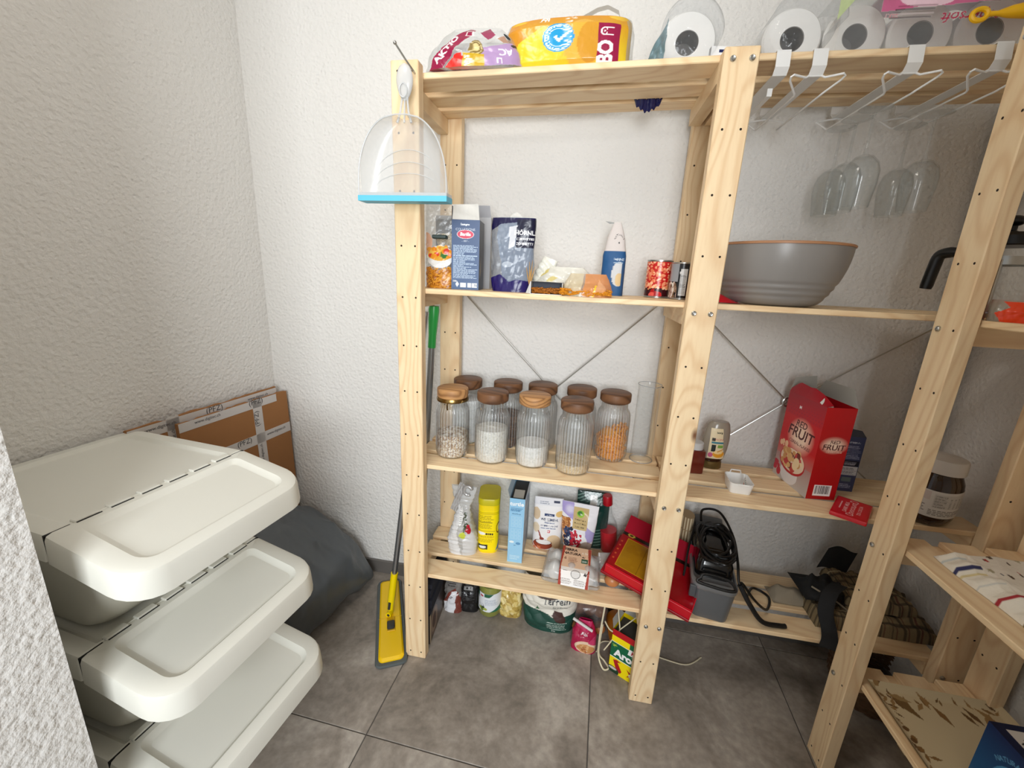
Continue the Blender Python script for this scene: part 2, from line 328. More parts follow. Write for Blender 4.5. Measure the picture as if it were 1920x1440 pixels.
def faced_box(mb, w, d, h, faces, col=(200, 200, 200), skip=()):
    """carton, origin bottom centre of the FRONT edge plane... x in [-w/2,w/2], y in [0,d], z in [0,h]; faces front/right/left/back/top carry Art"""
    fr = {'front': ((-w/2, 0, 0), (w, 0, 0), (0, 0, h)), 'right': ((w/2, 0, 0), (0, d, 0), (0, 0, h)), 'left': ((-w/2, d, 0), (0, -d, 0), (0, 0, h)),
          'back': ((w/2, d, 0), (-w, 0, 0), (0, 0, h)), 'top': ((-w/2, 0, h), (w, 0, 0), (0, d, 0)), 'bottom': ((-w/2, d, 0), (w, 0, 0), (0, -d, 0))}
    for k, (o, a, b) in fr.items():
        if k in skip: continue
        o, a, b = map(np.array, (o, a, b))
        if k in faces:
            A = faces[k]; u, v = np.meshgrid(np.linspace(0, 1, A.nx), np.linspace(0, 1, A.ny)); P = o+u[..., None]*a+v[..., None]*b; mb.grid(P, A.C)
        else: mb.add([o, o+a, o+a+b, o+b], [(0, 1, 2, 3)], L4(col))
    return mb
def wrap_art(mb, art, r, z0, a0, a1, rf=None, cx=0, cy=0):
    """label wrapped on a round body from angle a0 to a1"""
    u, v = np.meshgrid(np.linspace(0, 1, art.nx), np.linspace(0, 1, art.ny)); a = a0+(a1-a0)*u; R = r if rf is None else rf(v)
    P = np.stack([cx+R*np.cos(a), cy+R*np.sin(a), z0+v*art.h+0*a], -1); return mb.grid(P, art.C)
def wob(seed, f=1., n=5):
    g = np.random.default_rng(seed); K = g.normal(size=(n, 3))*f; ph = g.random(n)*6.28; am = g.random(n)*.7+.3
    def q(P):
        P = np.asarray(P); s = 0
        for k, p_, a in zip(K, ph, am): s = s+a*(1-2*np.abs(np.sin(P@k+p_)))
        return s/n
    return q
def bag(mb, art, w, d, h, seed=0, top=.05, base=.6, wprof=None, dprof=None, wr=.004, fr=30, nu=None, nv=None, bend=0., back=(220, 220, 220), balpha=1., close=True):
    """soft upright bag; art mapped over the whole front half; local origin bottom centre"""
    nu = nu or 2*art.nx; nv = nv or art.ny
    a, v = np.meshgrid(np.linspace(0, 2*PI, nu, endpoint=False), np.linspace(0, 1, nv))
    W = w/2*(np.interp(v, *zip(*wprof)) if wprof else 1.); D = d/2*(np.interp(v, *zip(*dprof)) if dprof else np.clip(np.minimum(base+(1-base)*v*4, np.maximum(top, 1-(v-.35).clip(0)/.65*(1-top))), 0, 1))
    e = .75; ca, sa = np.cos(a), np.sin(a)
    X = W*np.sign(ca)*np.abs(ca)**e; Y = D*np.sign(sa)*np.abs(sa)**e
    P = np.stack([X, Y, v*h], -1); q = wob(seed, fr)(P); q2 = wob(seed+7, fr*2.3)(P)
    env = (.25+.75*np.sin(PI*np.clip(v*.9+.08, 0, 1)))
    P[..., 1] += (q+.5*q2)*wr*env+bend*v*v; P[..., 0] += q2*wr*.5*env
    u = np.clip((X/np.maximum(W, 1e-6)+1)/2, 0, 1); C = art.sample(u, v); bk = sa > .05
    C = C.copy(); C[bk, :3] = lin(back); C[bk, 3] = balpha
    P = P[:, ::-1]; C = C[:, ::-1]
    P = P[:, ::-1]; C = C[:, ::-1]
    mb.grid(P, C, wrap=True)
    k = nu
    if close: mb.add(P[0], [list(range(nu))[::-1]], C[0])
    return mb
def sheet(mb, fn, nu, nv, col=None, th=0.):
    u, v = np.meshgrid(np.linspace(0, 1, nu), np.linspace(0, 1, nv)); P = fn(u, v); mb.grid(P, None if col is None else col(u, v))
    return mb
rnd = random.Random(4)
# ------------------------------------------------------------ room
PL = plaster()
def wall(name, pts, z0, z1):
    mb = MB(); mb.slab(pts, z0, z1); o = part(name, mb, PL, smooth=False); return struct(o)
wall('wall_back', [(-.9, .356), (1.7, .356), (1.7, .46), (-.9, .46)], 0, 2.45)
wall('wall_left', [(-.69, .356), (-.80, .356), (-.91, -.65), (-.792, -.65)], 0, 2.45)
wall('wall_doorway_left', [(-.95, -.65), (-.95, -1.25), (-.262, -1.25), (-.262, -.65)], 0, 2.45)
wall('wall_right', [(1.56, .356), (1.56, -1.2), (1.68, -1.2), (1.68, .356)], 0, 2.45)
wall('wall_shading_right', [(.82, -1.1), (1.68, -1.1), (1.68, -1.2), (.82, -1.2)], 0, 2.45)  # unseen wall, its edge placed to keep the daylight off the right side
wall('wall_lintel', [(-.262, -1.14), (.82, -1.14), (.82, -1.2), (-.262, -1.2)], 2.1, 2.45)
mb = MB(); mb.box(-1., 1.7, -1.25, .46, 2.45, 2.5); struct(part('ceiling', mb, mat('ceiling_paint', (238, 238, 236), .9), smooth=False))
GROUT = mat('grout', (84, 80, 75), .9)
mb = MB(); mb.box(-1.6, 2.0, -2.9, .46, -.02, -.0025); floor = struct(part('floor', mb, GROUT, smooth=False))
tm = MB(); tm.bbox(.001, .599, .001, .599, -.012, 0, .0012); tme = tm.mesh('tile', stone(), smooth=False)
th = math.radians(-2.1)
for i in range(-3, 4):
    for j in range(-4, 2):
        u, v = i*.601, j*.601
        x = -.003+u*math.cos(th)-v*math.sin(th); y = -.254+u*math.sin(th)+v*math.cos(th)
        if x+.3 < -1.3 or x > 1.7 or y > .5: continue
        t = link('tile', tme, floor, (x, y, 0), (0, 0, th))
SK = mat('skirting_tile', (104, 100, 96), .45, var=.12, vscale=9)
mb = MB(); mb.bbox(-.69, 1.56, .346, .3565, 0, .058, .0015); struct(part('baseboard_back', mb, SK, smooth=False))
mb = MB(); mb.slab([(-.69, .35), (-.68, .35), (-.779, -.65), (-.791, -.65)], 0, .058); struct(part('baseboard_left', mb, SK, smooth=False))
mb = MB(); mb.bbox(1.55, 1.5605, -1.1, .346, 0, .058, .0015); struct(part('baseboard_right', mb, SK, smooth=False))
# ------------------------------------------------------------ shelving
D, PW, PT, H = .7248, .068, .031, 1.711
HZ = lambda i: 1.6887-.128*i
LV = [1.712, 1.200, .688, .304]; ST = .0135
STEEL = mat('zinc_steel', (188, 188, 184), .28, 1); HOLE_SHADE = mat('dowel_hole_shade', (42, 28, 18), .9)  # flat dark discs carry the shade inside the post holes
def post_mesh():
    mb = MB(); mb.bbox(0, PW, 0, PT, 0, H, .002); return mb.mesh('post', wood('z'), smooth=False)
def hole_mesh(yf, bolts=()):
    mb = MB()
    for i in range(14):
        for k in range(2):
            if (i, k) in bolts: continue
            c = (.0173+k*.0366, HZ(i)); n = 8
            mb.add([(c[0]+.0026*math.cos(2*PI*q/n), yf, c[1]+.0026*math.sin(2*PI*q/n)) for q in range(n)], [list(range(n))])
    return mb.mesh('dowel_hole_shade', HOLE_SHADE, smooth=False)
bolt_mb = MB(); bolt_mb.lathe([(.0022, .0022), (.0025, .0038), (.004, .0042), (.0056, .0028), (.006, 0)][::-1], 14, caps=(False, True))
bolt_me = bolt_mb.mesh('bolt', STEEL)
sock = MB(); sock.lathe([(.0026, .0046)], 6); 
PM = post_mesh(); HF = hole_mesh(-.0004)
def add_post(root, x, y, bolts=(), front=True):
    p = link('post', PM, root, (x, y, 0)); h = link('dowel_hole_shade', hole_mesh(-.0004, bolts), p); h['kind'] = 'stuff'
    for (i, k) in bolts:
        b = link('bolt', bolt_me, p, (.0173+k*.0366, -.0003, HZ(i)), (PI/2, 0, 0))
    return p
SLY = [(.034, .110), (.139, .209), (.232, .294)]
def slat_me(y0, y1, L):
    mb = MB(); mb.bbox(0, L, y0, y1, -ST, 0, .0018); return mb.mesh('slat', wood('x'), smooth=False)
def rail_me():
    mb = MB(); mb.prism([(0, 0), (.030, 0), (.030, .040), (0, .040)], .033, .294); return mb.mesh('shelf_rail', wood('y'), smooth=False)
RM = rail_me(); SM = [slat_me(a, b, D-.012) for a, b in SLY]
def shelf_level(root, x0, L, z, drop=0.):
    ang = math.asin(drop/L)
    for k, (a, b) in enumerate(SLY):
        sx = L/(D-.012)
        o = link('slat', SM[k], root, (x0, 0, z-drop), (0, -ang, 0)); o.scale = (sx, 1, 1)
    for xx in (x0+.002, x0+L-.032):
        link('shelf_rail', RM, root, (xx, 0, z-drop*(1-(xx-x0)/L)-ST-.040))
def rod(root, a, b, r=.0025):
    mb = MB(); mb.tube([a, b], r, 8); return part('brace_rod', mb, STEEL, root)
# unit along the back wall
U = thing('shelving_unit', 'long two-bay pine shelving unit with slatted shelves along the back wall', 'shelf', (0, 0, 0))
bl = [(0, 0), (0, 1), (4, 0), (4, 1), (8, 0), (8, 1), (11, 0), (11, 1)]
add_post(U, 0, 0); add_post(U, D, 0, bl); add_post(U, 2*D+.02, 0, [(i, 0) for i in (0, 4, 8, 11)])
for x, in ((.014,), (D+.012,), (2*D+.02,)): add_post(U, x, .327-PT)
for bi in range(2):
    for li, z in enumerate(LV):
        x0 = (.008 if bi == 0 else D+.038); L = (D+.034-x0-.002) if bi == 0 else (2*D+.052-x0)
        shelf_level(U, x0, L, z, .015 if (bi == 0 and li == 0) else 0.)
for (cx_, xl, xr) in ((.403, .045, .77), (1.135, .79, 1.49)):
    zc = .868 if cx_ < 1 else .90; yr = .331
    for (xe, ze) in ((xl, 1.222), (xr, 1.23), (xl, .52), (xr, .52)):
        if cx_ > 1: ze = {1.222: 1.205, 1.23: 1.166, .52: .60}[ze]
        rod(U, (cx_, yr, zc), (xe, yr, ze), .0022)
    mb = MB(); mb.tube([(cx_+.014*math.cos(a), yr-.003, zc+.014*math.sin(a)) for a in np.linspace(0, 2*PI, 17)[:-1]], .004, 8, True); part('brace_ring', mb, STEEL, U)
# unit along the right wall: same parts, turned so its front looks to the left
RU = thing('shelving_unit', 'pine shelving unit turned along the right wall, its front post nearest the camera', 'shelf', (1.21, -.028, 0), -PI/2)
add_post(RU, 0, 0, [(i, 0) for i in (0, 4, 8, 11)]); add_post(RU, D, 0, bl)
add_post(RU, 0, .327-PT); add_post(RU, D, .327-PT)
for z in LV: shelf_level(RU, .004, D+.034-.004, z)
# ------------------------------------------------------------ stacking bins
BIN = mat('bin_plastic', (222, 221, 211), .42, bump=.05, bscale=900, spec=.4); BIN_SHADED = mat('bin_body_shaded', (205, 203, 190), .5, bump=.05, bscale=900)  # body colour is the lid plastic darkened for the shade below it
DK = mat('gap_shade', (25, 25, 24), .8)  # dark colour standing in for shade at the lid hinge
def rring(x0, x1, y0, y1, rb, rf, z, n=7, zf=None):
    P = []
    for cx_, cy_, r, a0 in ((x1-rf, y1-rf, rf, 0), (x0+rb, y1-rb, rb, PI/2), (x0+rb, y0+rb, rb, PI), (x1-rf, y0+rf, rf, 1.5*PI)):
        for k in range(n):
            a = a0+k*PI/2/(n-1); x = cx_+r*math.cos(a); P.append((x, cy_+r*math.sin(a), z if zf is None else zf(x, z)))
    return P
def rings(mb, RR, cap0=False, cap1=True):
    n = len(RR[0]); P = np.array(RR); mb.grid(P, wrap=True)
    if cap0: mb.add(P[0], [list(range(n))[::-1]])
    if cap1: mb.add(P[-1], [list(range(n))])
    return mb
hw = .195; HX = .385; FL = .198
def make_bin(label, loc, rz, zb=.043):
    t = thing('stacking_bin', label, 'bin', loc, rz, 'white stacking recycling bins')
    b = MB(); rings(b, [rring(.03, .375, -hw+.045, hw-.045, .03, .05, zb), rring(.025, .395, -hw+.04, hw-.04, .03, .05, zb+.02), rring(.012, .555, -hw+.014, hw-.014, .03, .06, .235)], cap0=True, cap1=False); part('bin_body', b, BIN_SHADED, t, ang=.9)
    l = MB(); z = .285
    rings(l, [rring(0, HX-.001, -hw, hw, .045, .004, z-.052), rring(.002, HX-.001, -hw+.002, hw-.002, .045, .004, z-.009), rring(.005, HX-.001, -hw+.005, hw-.005, .042, .004, z-.002), rring(.011, HX-.003, -hw+.011, hw-.011, .04, .004, z),
              rring(.030, HX-.004, -hw+.034, hw-.034, .035, .004, z), rring(.038, HX-.004, -hw+.042, hw-.042, .03, .004, z-.007), rring(.042, HX-.004, -hw+.046, hw-.046, .03, .004, z-.008)])
    part('fixed_lid', l, BIN, t, ang=.45)
    f = MB(); zf = lambda x, z: z-.045*(max(0, x)/FL)**1.3
    rings(f, [rring(.0015, FL, -hw-.001, hw+.001, .004, .062, -.052, zf=zf), rring(.001, FL-.003, -hw+.001, hw-.001, .004, .06, -.010, zf=zf), rring(.001, FL-.006, -hw+.004, hw-.004, .004, .058, -.003, zf=zf), rring(.002, FL-.012, -hw+.011, hw-.011, .004, .052, 0, zf=zf),
              rring(.016, FL-.028, -hw+.040, hw-.040, .018, .030, 0, zf=zf), rring(.024, FL-.036, -hw+.050, hw-.050, .014, .024, -.008, zf=zf), rring(.028, FL-.040, -hw+.054, hw-.054, .012, .020, -.009, zf=zf)])
    fl = part('flap_lid', f, BIN, t, loc=(HX+.0025, 0, z), ang=.45)
    g = MB(); g.box(HX-.001, HX+.0035, -hw+.003, -.155, z-.045, z-.0016); g.box(HX-.001, HX+.0035, .160, hw-.003, z-.045, z-.0016); part('hinge_gap_shade', g, DK, t, smooth=False)  # solid dark fillers painted as the shade down in the gap ends
    g = MB(); g.box(HX-.002, HX+.0045, -.155, .160, z-.045, z-.0012); part('hinge_strip', g, BIN, t, smooth=False)
    for k in range(6):
        yk = -.132+k*.053
        m_ = MB(); m_.bbox(HX-.009, HX+.006, yk-.019, yk+.019, z-.004, z+.0035, .0015); pass
        part('hinge_tab', m_, BIN, t); m_ = MB(); m_.box(HX+.0062, HX+.0082, yk-.017, yk+.021, z-.004, z+.0007); part('hinge_slot_shade', m_, DK, t, smooth=False)  # dark strip drawn as the shaded slot beside each tab
    return t
make_bin('topmost white lidded recycling bin of the stack by the left wall', (-.742, -.345, .500), -.105)
make_bin('middle white lidded recycling bin of the stack of three', (-.722, -.356, .255), -.10)
make_bin('lowest white lidded recycling bin of the stack, standing on the floor', (-.712, -.36, .008), -.10, -.007)
# ------------------------------------------------------------ cardboard and bag in the corner
CB = mat('corrugated_board', (152, 104, 60), .85, bump=.25, bscale=14, var=.08)
TAPE = mat('parcel_tape', (196, 190, 186), .3); INK = mat('tape_ink', (70, 66, 66), .6)
def textmesh(s, size, m, parent, M, bold=.0, name='lettering', col=None):
    V, T = text_tris(s, bold); mb = MB(); V = V*size; V[:, 0] -= (V[:, 0].min()+V[:, 0].max())/2
    mb.T = M; mb.add(np.c_[V, np.zeros(len(V))], T); return part(name, mb, m, parent, smooth=False)
def flatbox(label, loc, L, Hh, thk, rz, lean, tapes, wx):
    t = thing('flattened_carton', label, 'cardboard', loc, (0, 0, 0), 'flattened cartons in the corner')
    t.rotation_euler = (lean, 0, rz)
    mb = MB(); g = np.random.default_rng(int(L*1000)); n = 24
    top = [(L*i/n, Hh-.004*g.random()-(.006 if i in wx else 0)) for i in range(n+1)]
    mb.prism([(0, 0)]+top+[(L, 0)], 0, thk*.45); part('carton_sheet', mb, CB, t, smooth=False)
    mb = MB(); mb.prism([(0.004, 0)]+[(min(max(x, .004), L-.006), z-.006+.004*g.random()) for x, z in top]+[(L-.006, 0)], thk*.55, thk); part('carton_sheet', mb, CB, t, smooth=False)
    for (x0, z0, x1, z1) in tapes:
        mb = MB(); mb.bbox(x0, x1, -.0012, .0, z0, z1, .0003); tp = part('tape', mb, TAPE, t, smooth=False)
        ver = (z1-z0) > (x1-x0); n = max(1, int((max(z1-z0, x1-x0))/.13))
        for k in range(n):
            q = (k+.5)/n; cx_, cz_ = (x0+x1)/2 if ver else x0+(x1-x0)*q, z0+(z1-z0)*q if ver else (z0+z1)/2
            M = Matrix.Translation((cx_, -.0018, cz_))@Matrix.Rotation(PI/2, 4, 'X')@Matrix.Rotation(PI/2 if ver else 0, 4, 'Z')
            textmesh('www.digitec.ch' if k % 2 == 0 else '(PFZ)', .014 if k % 2 == 0 else .026, INK, tp, M, 0)
    return t
# local x runs along the wall towards the camera; local -y looks into the room
flatbox('flattened brown carton crossed with printed white tape, front one in the corner', (-.652, -.075, .01), .41, .765, .03, 1.47, -.02, [(0, .735, .36, .763), (.255, .2, .292, .765), (0, .60, .41, .637)], (3, 9, 15))
flatbox('wider flattened carton behind the first one, only its taped top edge showing', (-.695, -.19, .01), .50, .785, .02, 1.47, -.004, [(0, .745, .5, .78), (.10, .3, .137, .785)], (5, 6, 14))
TB = mat('bin_liner', (84, 89, 93), .38, bump=.5, bscale=9, spec=.5)
t = thing('waste_bag', 'full dark grey bin liner slumped in the corner behind the bins', 'bag', (-.445, .105, 0), -.08)
mb = MB(); nu, nv = 120, 70
a, b_ = np.meshgrid(np.linspace(0, 2*PI, nu, endpoint=False), np.linspace(-PI/2, PI/2, nv))
sg = lambda q, e: np.sign(q)*np.abs(q)**e
X = .165*sg(np.cos(b_), .8)*sg(np.cos(a), .75); Y = .235*sg(np.cos(b_), .8)*sg(np.sin(a), .75); Z = .20+.195*sg(np.sin(b_), .8)
P = np.stack([X, Y, Z], -1)
# pulled out into a corner at the floor, folds run to it
P[..., 2] *= 1-.55*np.clip((P[..., 0]+P[..., 1]*.3+.04)/.26, 0, 1)
dv = P-np.array([.17, .185, .03]); w_ = np.exp(-(dv**2).sum(-1)/.018)[..., None]; P = P+w_*(np.array([.185, .215, .012])-P)*.85
dv = P-np.array([.14, -.12, .02]); w_ = np.exp(-(dv**2).sum(-1)/.012)[..., None]; P = P+w_*(np.array([.12, -.16, .006])-P)*.5
tp_ = np.clip((P[..., 2]-.18)/.2, 0, 1); P[..., 0] -= .05*tp_**1.3; P[..., 1] += -.02*tp_
q = wob(5, 16, 6)(P*np.array([1, 1, .55])); q2 = wob(9, 40, 5)(P*np.array([1, .8, .3])); nrm = P-np.array([0, 0, .17]); nrm /= np.linalg.norm(nrm, axis=-1, keepdims=True)
P = P+nrm*(.022*q+.007*q2)[..., None]; P[..., 2] = np.maximum(P[..., 2], .002)
mb.grid(P, wrap=True); part('bin_liner', mb, TB, t, ang=2)
# ------------------------------------------------------------ common item materials
PR = print_mat('printed_card', .4); PRG = print_mat('printed_foil', .22, bump=.5, bscale=45, coat=.3); PRF = print_mat('printed_film', .25, bump=.45, bscale=35, film=True)
PRM = print_mat('printed_paper', .6, bump=.35, bscale=30); PRT = print_mat('printed_tin', .25)
GLASS = film_mat('clear_glass', (250, 251, 251), .34, .02, .03); FILM = film_mat('clear_film', (250, 251, 252), .35, .12, .12, wr=.7, wscale=45)
WHITE_MET = mat('white_lacquered_steel', (228, 228, 226), .35); BLACKP = mat('black_plastic', (16, 16, 17), .35); WHITE = mat('white_plastic', (236, 236, 234), .35)
PAPER = mat('tissue_paper', (236, 234, 230), .95, bump=.5, bscale=70); CARDIN = mat('grey_card_inside', (168, 166, 158), .8)
def lines_art(w, h, bg, col, n, step=.0012): A = Art(w, h, bg, step); A.lines(w*.06, h*.05, w*.94, h*.95, n, col); return A
def carton(name, label, cat, loc, rot, w, d, h, faces, col, skip=(), m=None, group=None, body='carton'):
    t = thing(name, label, cat, loc, rot, group); mb = MB(); faced_box(mb, w, d, h, faces, col, skip); part(body, mb, m or PR, t, paint=True, smooth=False); return t
# ------------------------------------------------------------ hanging on the left front post: hook and dustpan
mb = MB(); mb.tube([(0, .004, 0), (0, -.008, .002), (-.012, -.022, .018), (-.030, -.034, .044)], [.0022, .0022, .0022, .0022], 8); mb.ball((-.0305, -.0345, .045), .0042)
tag(part('wall_hook', mb, STEEL, None, loc=(.060, -.002, 1.682)), 'thin steel pin hook with a ball end in the top of the left post', 'hook')
DP = film_mat('milky_plastic', (244, 243, 240), .3, .34, .2); DPR = film_mat('milky_rim_plastic', (236, 236, 234), .4, .55, .2)
t = thing('dustpan', 'clear plastic dustpan with a blue lip hanging on the left shelving post', 'dustpan', (.0485, -.018, 1.402), 0)
N = 30; prof = [(math.sin(PI/2*s)**.80 if s else 0) for s in np.linspace(0, 1, N)]
def halfw(z):
    q = min(1, max(0, z/.178)); return .107*math.sqrt(max(0, 1-q**2.3))*(1-.02*q)+.0125*q
zs = np.linspace(0, .178, 34); us = np.linspace(-1, 1, 41)
uu, zz = np.meshgrid(us, zs); hwv = np.vectorize(halfw)(zz)
dep = .004+.028*np.clip(zz/.178, 0, 1)**.6
Y = -.006-.036*np.abs(uu)**5*np.sin(np.clip(zz/.178, .04, 1)*PI*.5)**.35*1.0+.0*dep
P = np.stack([uu*hwv, Y, zz], -1); mb = MB(); mb.grid(P); pan = part('pan', mb, DP, t)
rim = [(-.107, -.04, .0)]+[(-halfw(z), -.042, z) for z in zs]+[(halfw(z), -.042, z) for z in zs[::-1]]+[(.107, -.04, 0)]
mb = MB(); mb.tube(rim, .0017, 6); part('rim', mb, DPR, t)
for z0 in (.045, .062, .08): 
    mb = MB(); mb.tube([(.09*math.cos(a), -.0075, z0*.4+z0*math.sin(a)*1.05) for a in np.linspace(.15, PI-.15, 24)], .0009, 5); part('rib', mb, DPR, t)
mb = MB(); mb.prism([(-.1095, -.002), (-.1095, .010), (.1095, .011), (.1095, -.001)], -.0445, -.0035); part('lip', mb, mat('blue_rubber', (96, 190, 218), .5), t, label='sky blue rubber lip')
mb = MB(); mb.prism([(-.1085, .0105), (-.1085, .017), (.1085, .018), (.1085, .0115)], -.042, -.004); part('lip_channel', mb, DPR, t)
mb = MB()
for sx in (-1, 1): mb.tube([(sx*.017, -.02, .168), (sx*.010, -.018, .19), (sx*.007, -.016, .212), (sx*.006, -.014, .222)], [.003, .0024, .0024, .003], 7)
mb.tube([(0, -.02, .168), (0, -.018, .195), (0, -.014, .222)], .0022, 6)
zs_ = np.linspace(0, 1, 18); wv = .004+.016*np.sin(zs_*PI)**.6*(.8+.35*zs_); a_ = np.linspace(0, 2*PI, 20, endpoint=False)
P = np.array([[(w_*math.cos(a), -.014+.008*math.sin(a)*(w_/.018), .215+.072*z_) for a in a_] for z_, w_ in zip(zs_, wv)]); mb.grid(P, wrap=True)
mb.tube([(.009*math.cos(a), -.0235+.004*0, .232+.014*math.sin(a)) for a in np.linspace(0, 2*PI, 16)[:-1]], .0016, 5, True)
part('handle', mb, DPR, t)
# ------------------------------------------------------------ glass racks hooked over the top shelf of the right bay
def rack(x, label, wire=True):
    t = thing('glass_rack', label, 'glass rack', (x, 0, 1.712), 0, 'white glass racks under the top shelf')
    mb = MB(); w = .0135; T = .0016
    path = [(.075, .0012), (.030, .0012), (.0295, -.0022), (.0255, -.030), (.034, -.042), (.285, -.042), (.297, -.030), (.2975, -.001)]
    V = []; F = []
    for i, (y, z) in enumerate(path): V += [(-w, y, z), (w, y, z), (w, y-.0, z+T), (-w, y, z+T)]
    V = []
    for i, (y, z) in enumerate(path):
        a, b = path[max(0, i-1)], path[min(len(path)-1, i+1)]; dy, dz = b[0]-a[0], b[1]-a[1]; L = math.hypot(dy, dz); ny, nz = dz/L*T/2, -dy/L*T/2
        V += [(-w, y-ny, z-nz), (w, y-ny, z-nz), (w, y+ny, z+nz), (-w, y+ny, z+nz)]
    for i in range(len(path)-1):
        for k in range(4): F.append((i*4+k, i*4+(k+1) % 4, i*4+4+(k+1) % 4, i*4+4+k))
    F += [(0, 1, 2, 3), tuple(len(V)-4+k for k in (3, 2, 1, 0))]
    mb.add(V, F); part('strap', mb, WHITE_MET, t, smooth=False)
    if wire:
        z0 = -.044
        for yy in (.034, ):
            pass
        R = [(-.0, .036, z0), (-.012, .036, z0), (-.018, .033, z0-.004), (-.046, .020, z0-.003), (-.050, .022, z0-.006), (-.048, .030, z0-.010), (-.027, .052, z0-.026), (-.025, .058, z0-.028), (-.025, .27, z0-.028), (-.027, .276, z0-.026), (-.048, .286, z0-.008), (-.030, .288, z0-.003), (0, .284, z0)]
        mb = MB(); mb.tube(R, .0021, 8); part('wire_rail', mb, WHITE_MET, t)
        mb = MB(); mb.tube([(-a, b, c) for a, b, c in R], .0021, 8); part('wire_rail', mb, WHITE_MET, t)
    else:
        mb = MB(); mb.box(-.0135, -.0035, .05, .30, -.075, -.0735); mb.box(-.0135, -.0035, .048, .0495, -.075, -.060); mb.box(-.010, -.006, .2960, .2985, -.075, -.040)
        part('lower_strap', mb, WHITE_MET, t, smooth=False)
    return t
rack(.846, 'narrow white steel strap hook without wire loops, nearest the middle post', False)
rack(.915, 'empty white wire glass rack next to the middle post', True)
rack(1.085, 'white wire glass rack holding three wine glasses', True)
rack(1.232, 'rightmost white wire glass rack, holding two wine glasses', True)
def wine_glass(label, x, y, s=1.):
    t = thing('wine_glass', label, 'glass', (x, y, 1.6375), (PI, 0, 0), 'wine glasses hanging upside down')
    mb = MB(); mb.lathe([(0, 0), (.031, .0004), (.0315, .0012), (.018, .0035), (.0045, .008), (.0032, .014)], 28, caps=(False, False)); part('foot', mb, GLASS, t)
    mb = MB(); mb.lathe([(.0032, .014), (.0030, .05), (.0034, .083), (.006, .091)], 12, caps=(False, False)); part('stem', mb, GLASS, t)
    mb = MB(); mb.lathe([(.006, .091), (.018, .096), (.029, .108), (.0345, .126), (.0345, .150), (.031, .178), (.028, .200), (.0272, .2005), (.030, .178), (.0335, .150), (.0335, .127), (.028, .110), (.017, .098), (0, .0945)], 32, caps=(False, False)); part('bowl', mb, GLASS, t)
    t.scale = (s, s, 1.03*s)
wine_glass('wine glass nearest the front on the three-glass rack', 1.086, .125)
wine_glass('middle one of three wine glasses on their rack', 1.086, .192)
wine_glass('hindmost wine glass on the three-glass rack, by the wall', 1.087, .258)
wine_glass('front wine glass of the two on the rightmost rack', 1.231, .165)
wine_glass('back wine glass of the two on the rightmost rack, by the wall', 1.231, .245)
# ------------------------------------------------------------ on top of the shelving
MAR = (146, 24, 66)
A = Art(.30, .150, (214, 150, 30), .0014)
A.grad(0, .15, (222, 196, 40), (206, 134, 34)); A.poly([(0, 0), (.12, 0), (.02, .15), (0, .15)], (208, 140, 34)); A.poly([(.03, 0), (.12, 0), (.17, .06), (.10, .11), (.04, .07)], (226, 200, 40))
A.ell(.19, .055, .04, .07, (222, 170, 62)); A.ell(.205, .06, .028, .055, (205, 146, 44))
A.ell(.135, .075, .035, .040, (28, 152, 206)); A.ell(.135, .075, .031, .036, (240, 248, 250), inner=.94); A.ell(.135, .075, .022, .026, (240, 248, 250), inner=.92)
A.poly([(.126, .076), (.130, .081), (.135, .069), (.146, .083), (.149, .079), (.136, .060)], (255, 255, 255))
for k in range(26):
    q = k*2*PI/26; A.ell(.135+.0265*math.cos(q), .075+.031*math.sin(q), .0017, .0020, (255, 255, 255))
A.rect(.222, 0, .268, .112, MAR); A.rect(.235, .078, .256, .100, (255, 240, 240)); A.rect(.2375, .0800, .2565, .0980, MAR); A.ell(.235, .089, .0075, .0115, (255, 240, 240)); A.ell(.235, .089, .005, .0085, MAR); A.ell(.235, .089, .0022, .0034, (255, 240, 240))
A.text('BO', .254, .033, .046, (255, 246, 246), rot=PI/2, bold=.04); A.text('FR', .10, .125, .02, (255, 255, 255), slant=.3); A.text('la Fe', .16, .128, .014, (250, 235, 220)); A.text('vegi', .155, .116, .010, (250, 235, 220))
A.rect(0, 0, .012, .15, None); A.rect(.285, 0, .30, .15, None); A.rect(0, .142, .30, .15, None)
t = thing('kitchen_roll_pack', 'yellow-orange pack of kitchen rolls with a round blue seal on the shelf top', 'kitchen rolls', (.398, .105, 1.706), -.03)
mb = MB(); bag(mb, A, .30, .13, .106, seed=3, wprof=[(0, 1), (.7, 1), (.93, .95), (1, .8)], dprof=[(0, .9), (.1, 1), (.75, .95), (.93, .75), (1, .25)], wr=.005, fr=22, back=(230, 230, 230), balpha=0); part('printed_wrap', mb, PRF, t, paint=True, ang=2)
for k in range(3):
    mb = MB(); r = .046; mb.T = Matrix.Translation((-.095+k*.096, 0, .050)); mb.lathe([(r*.35, -.045), (r, -.045), (r, .045), (r*.35, .045)], 24, caps=(False, False)); part('roll', mb, mat('roll_yellow', (214, 172, 60), .9), t)
mb = MB(); 
pth = [(-.02, .098), (.03, .118), (.062, .132), (.085, .136), (.110, .124), (.116, .108), (.10, .098)]
sheet(mb, lambda u, v: np.stack([np.interp(u, np.linspace(0, 1, 7), [p[0] for p in pth]), -.02+.04*v, np.interp(u, np.linspace(0, 1, 7), [p[1] for p in pth])+.012*(v-.5)], -1), 40, 5); part('carry_loop', mb, film_mat('milky_film', (236, 234, 230), .3, .55, .3, wr=.6), t)
A = Art(.24, .11, (230, 230, 230), .0013, a=0)
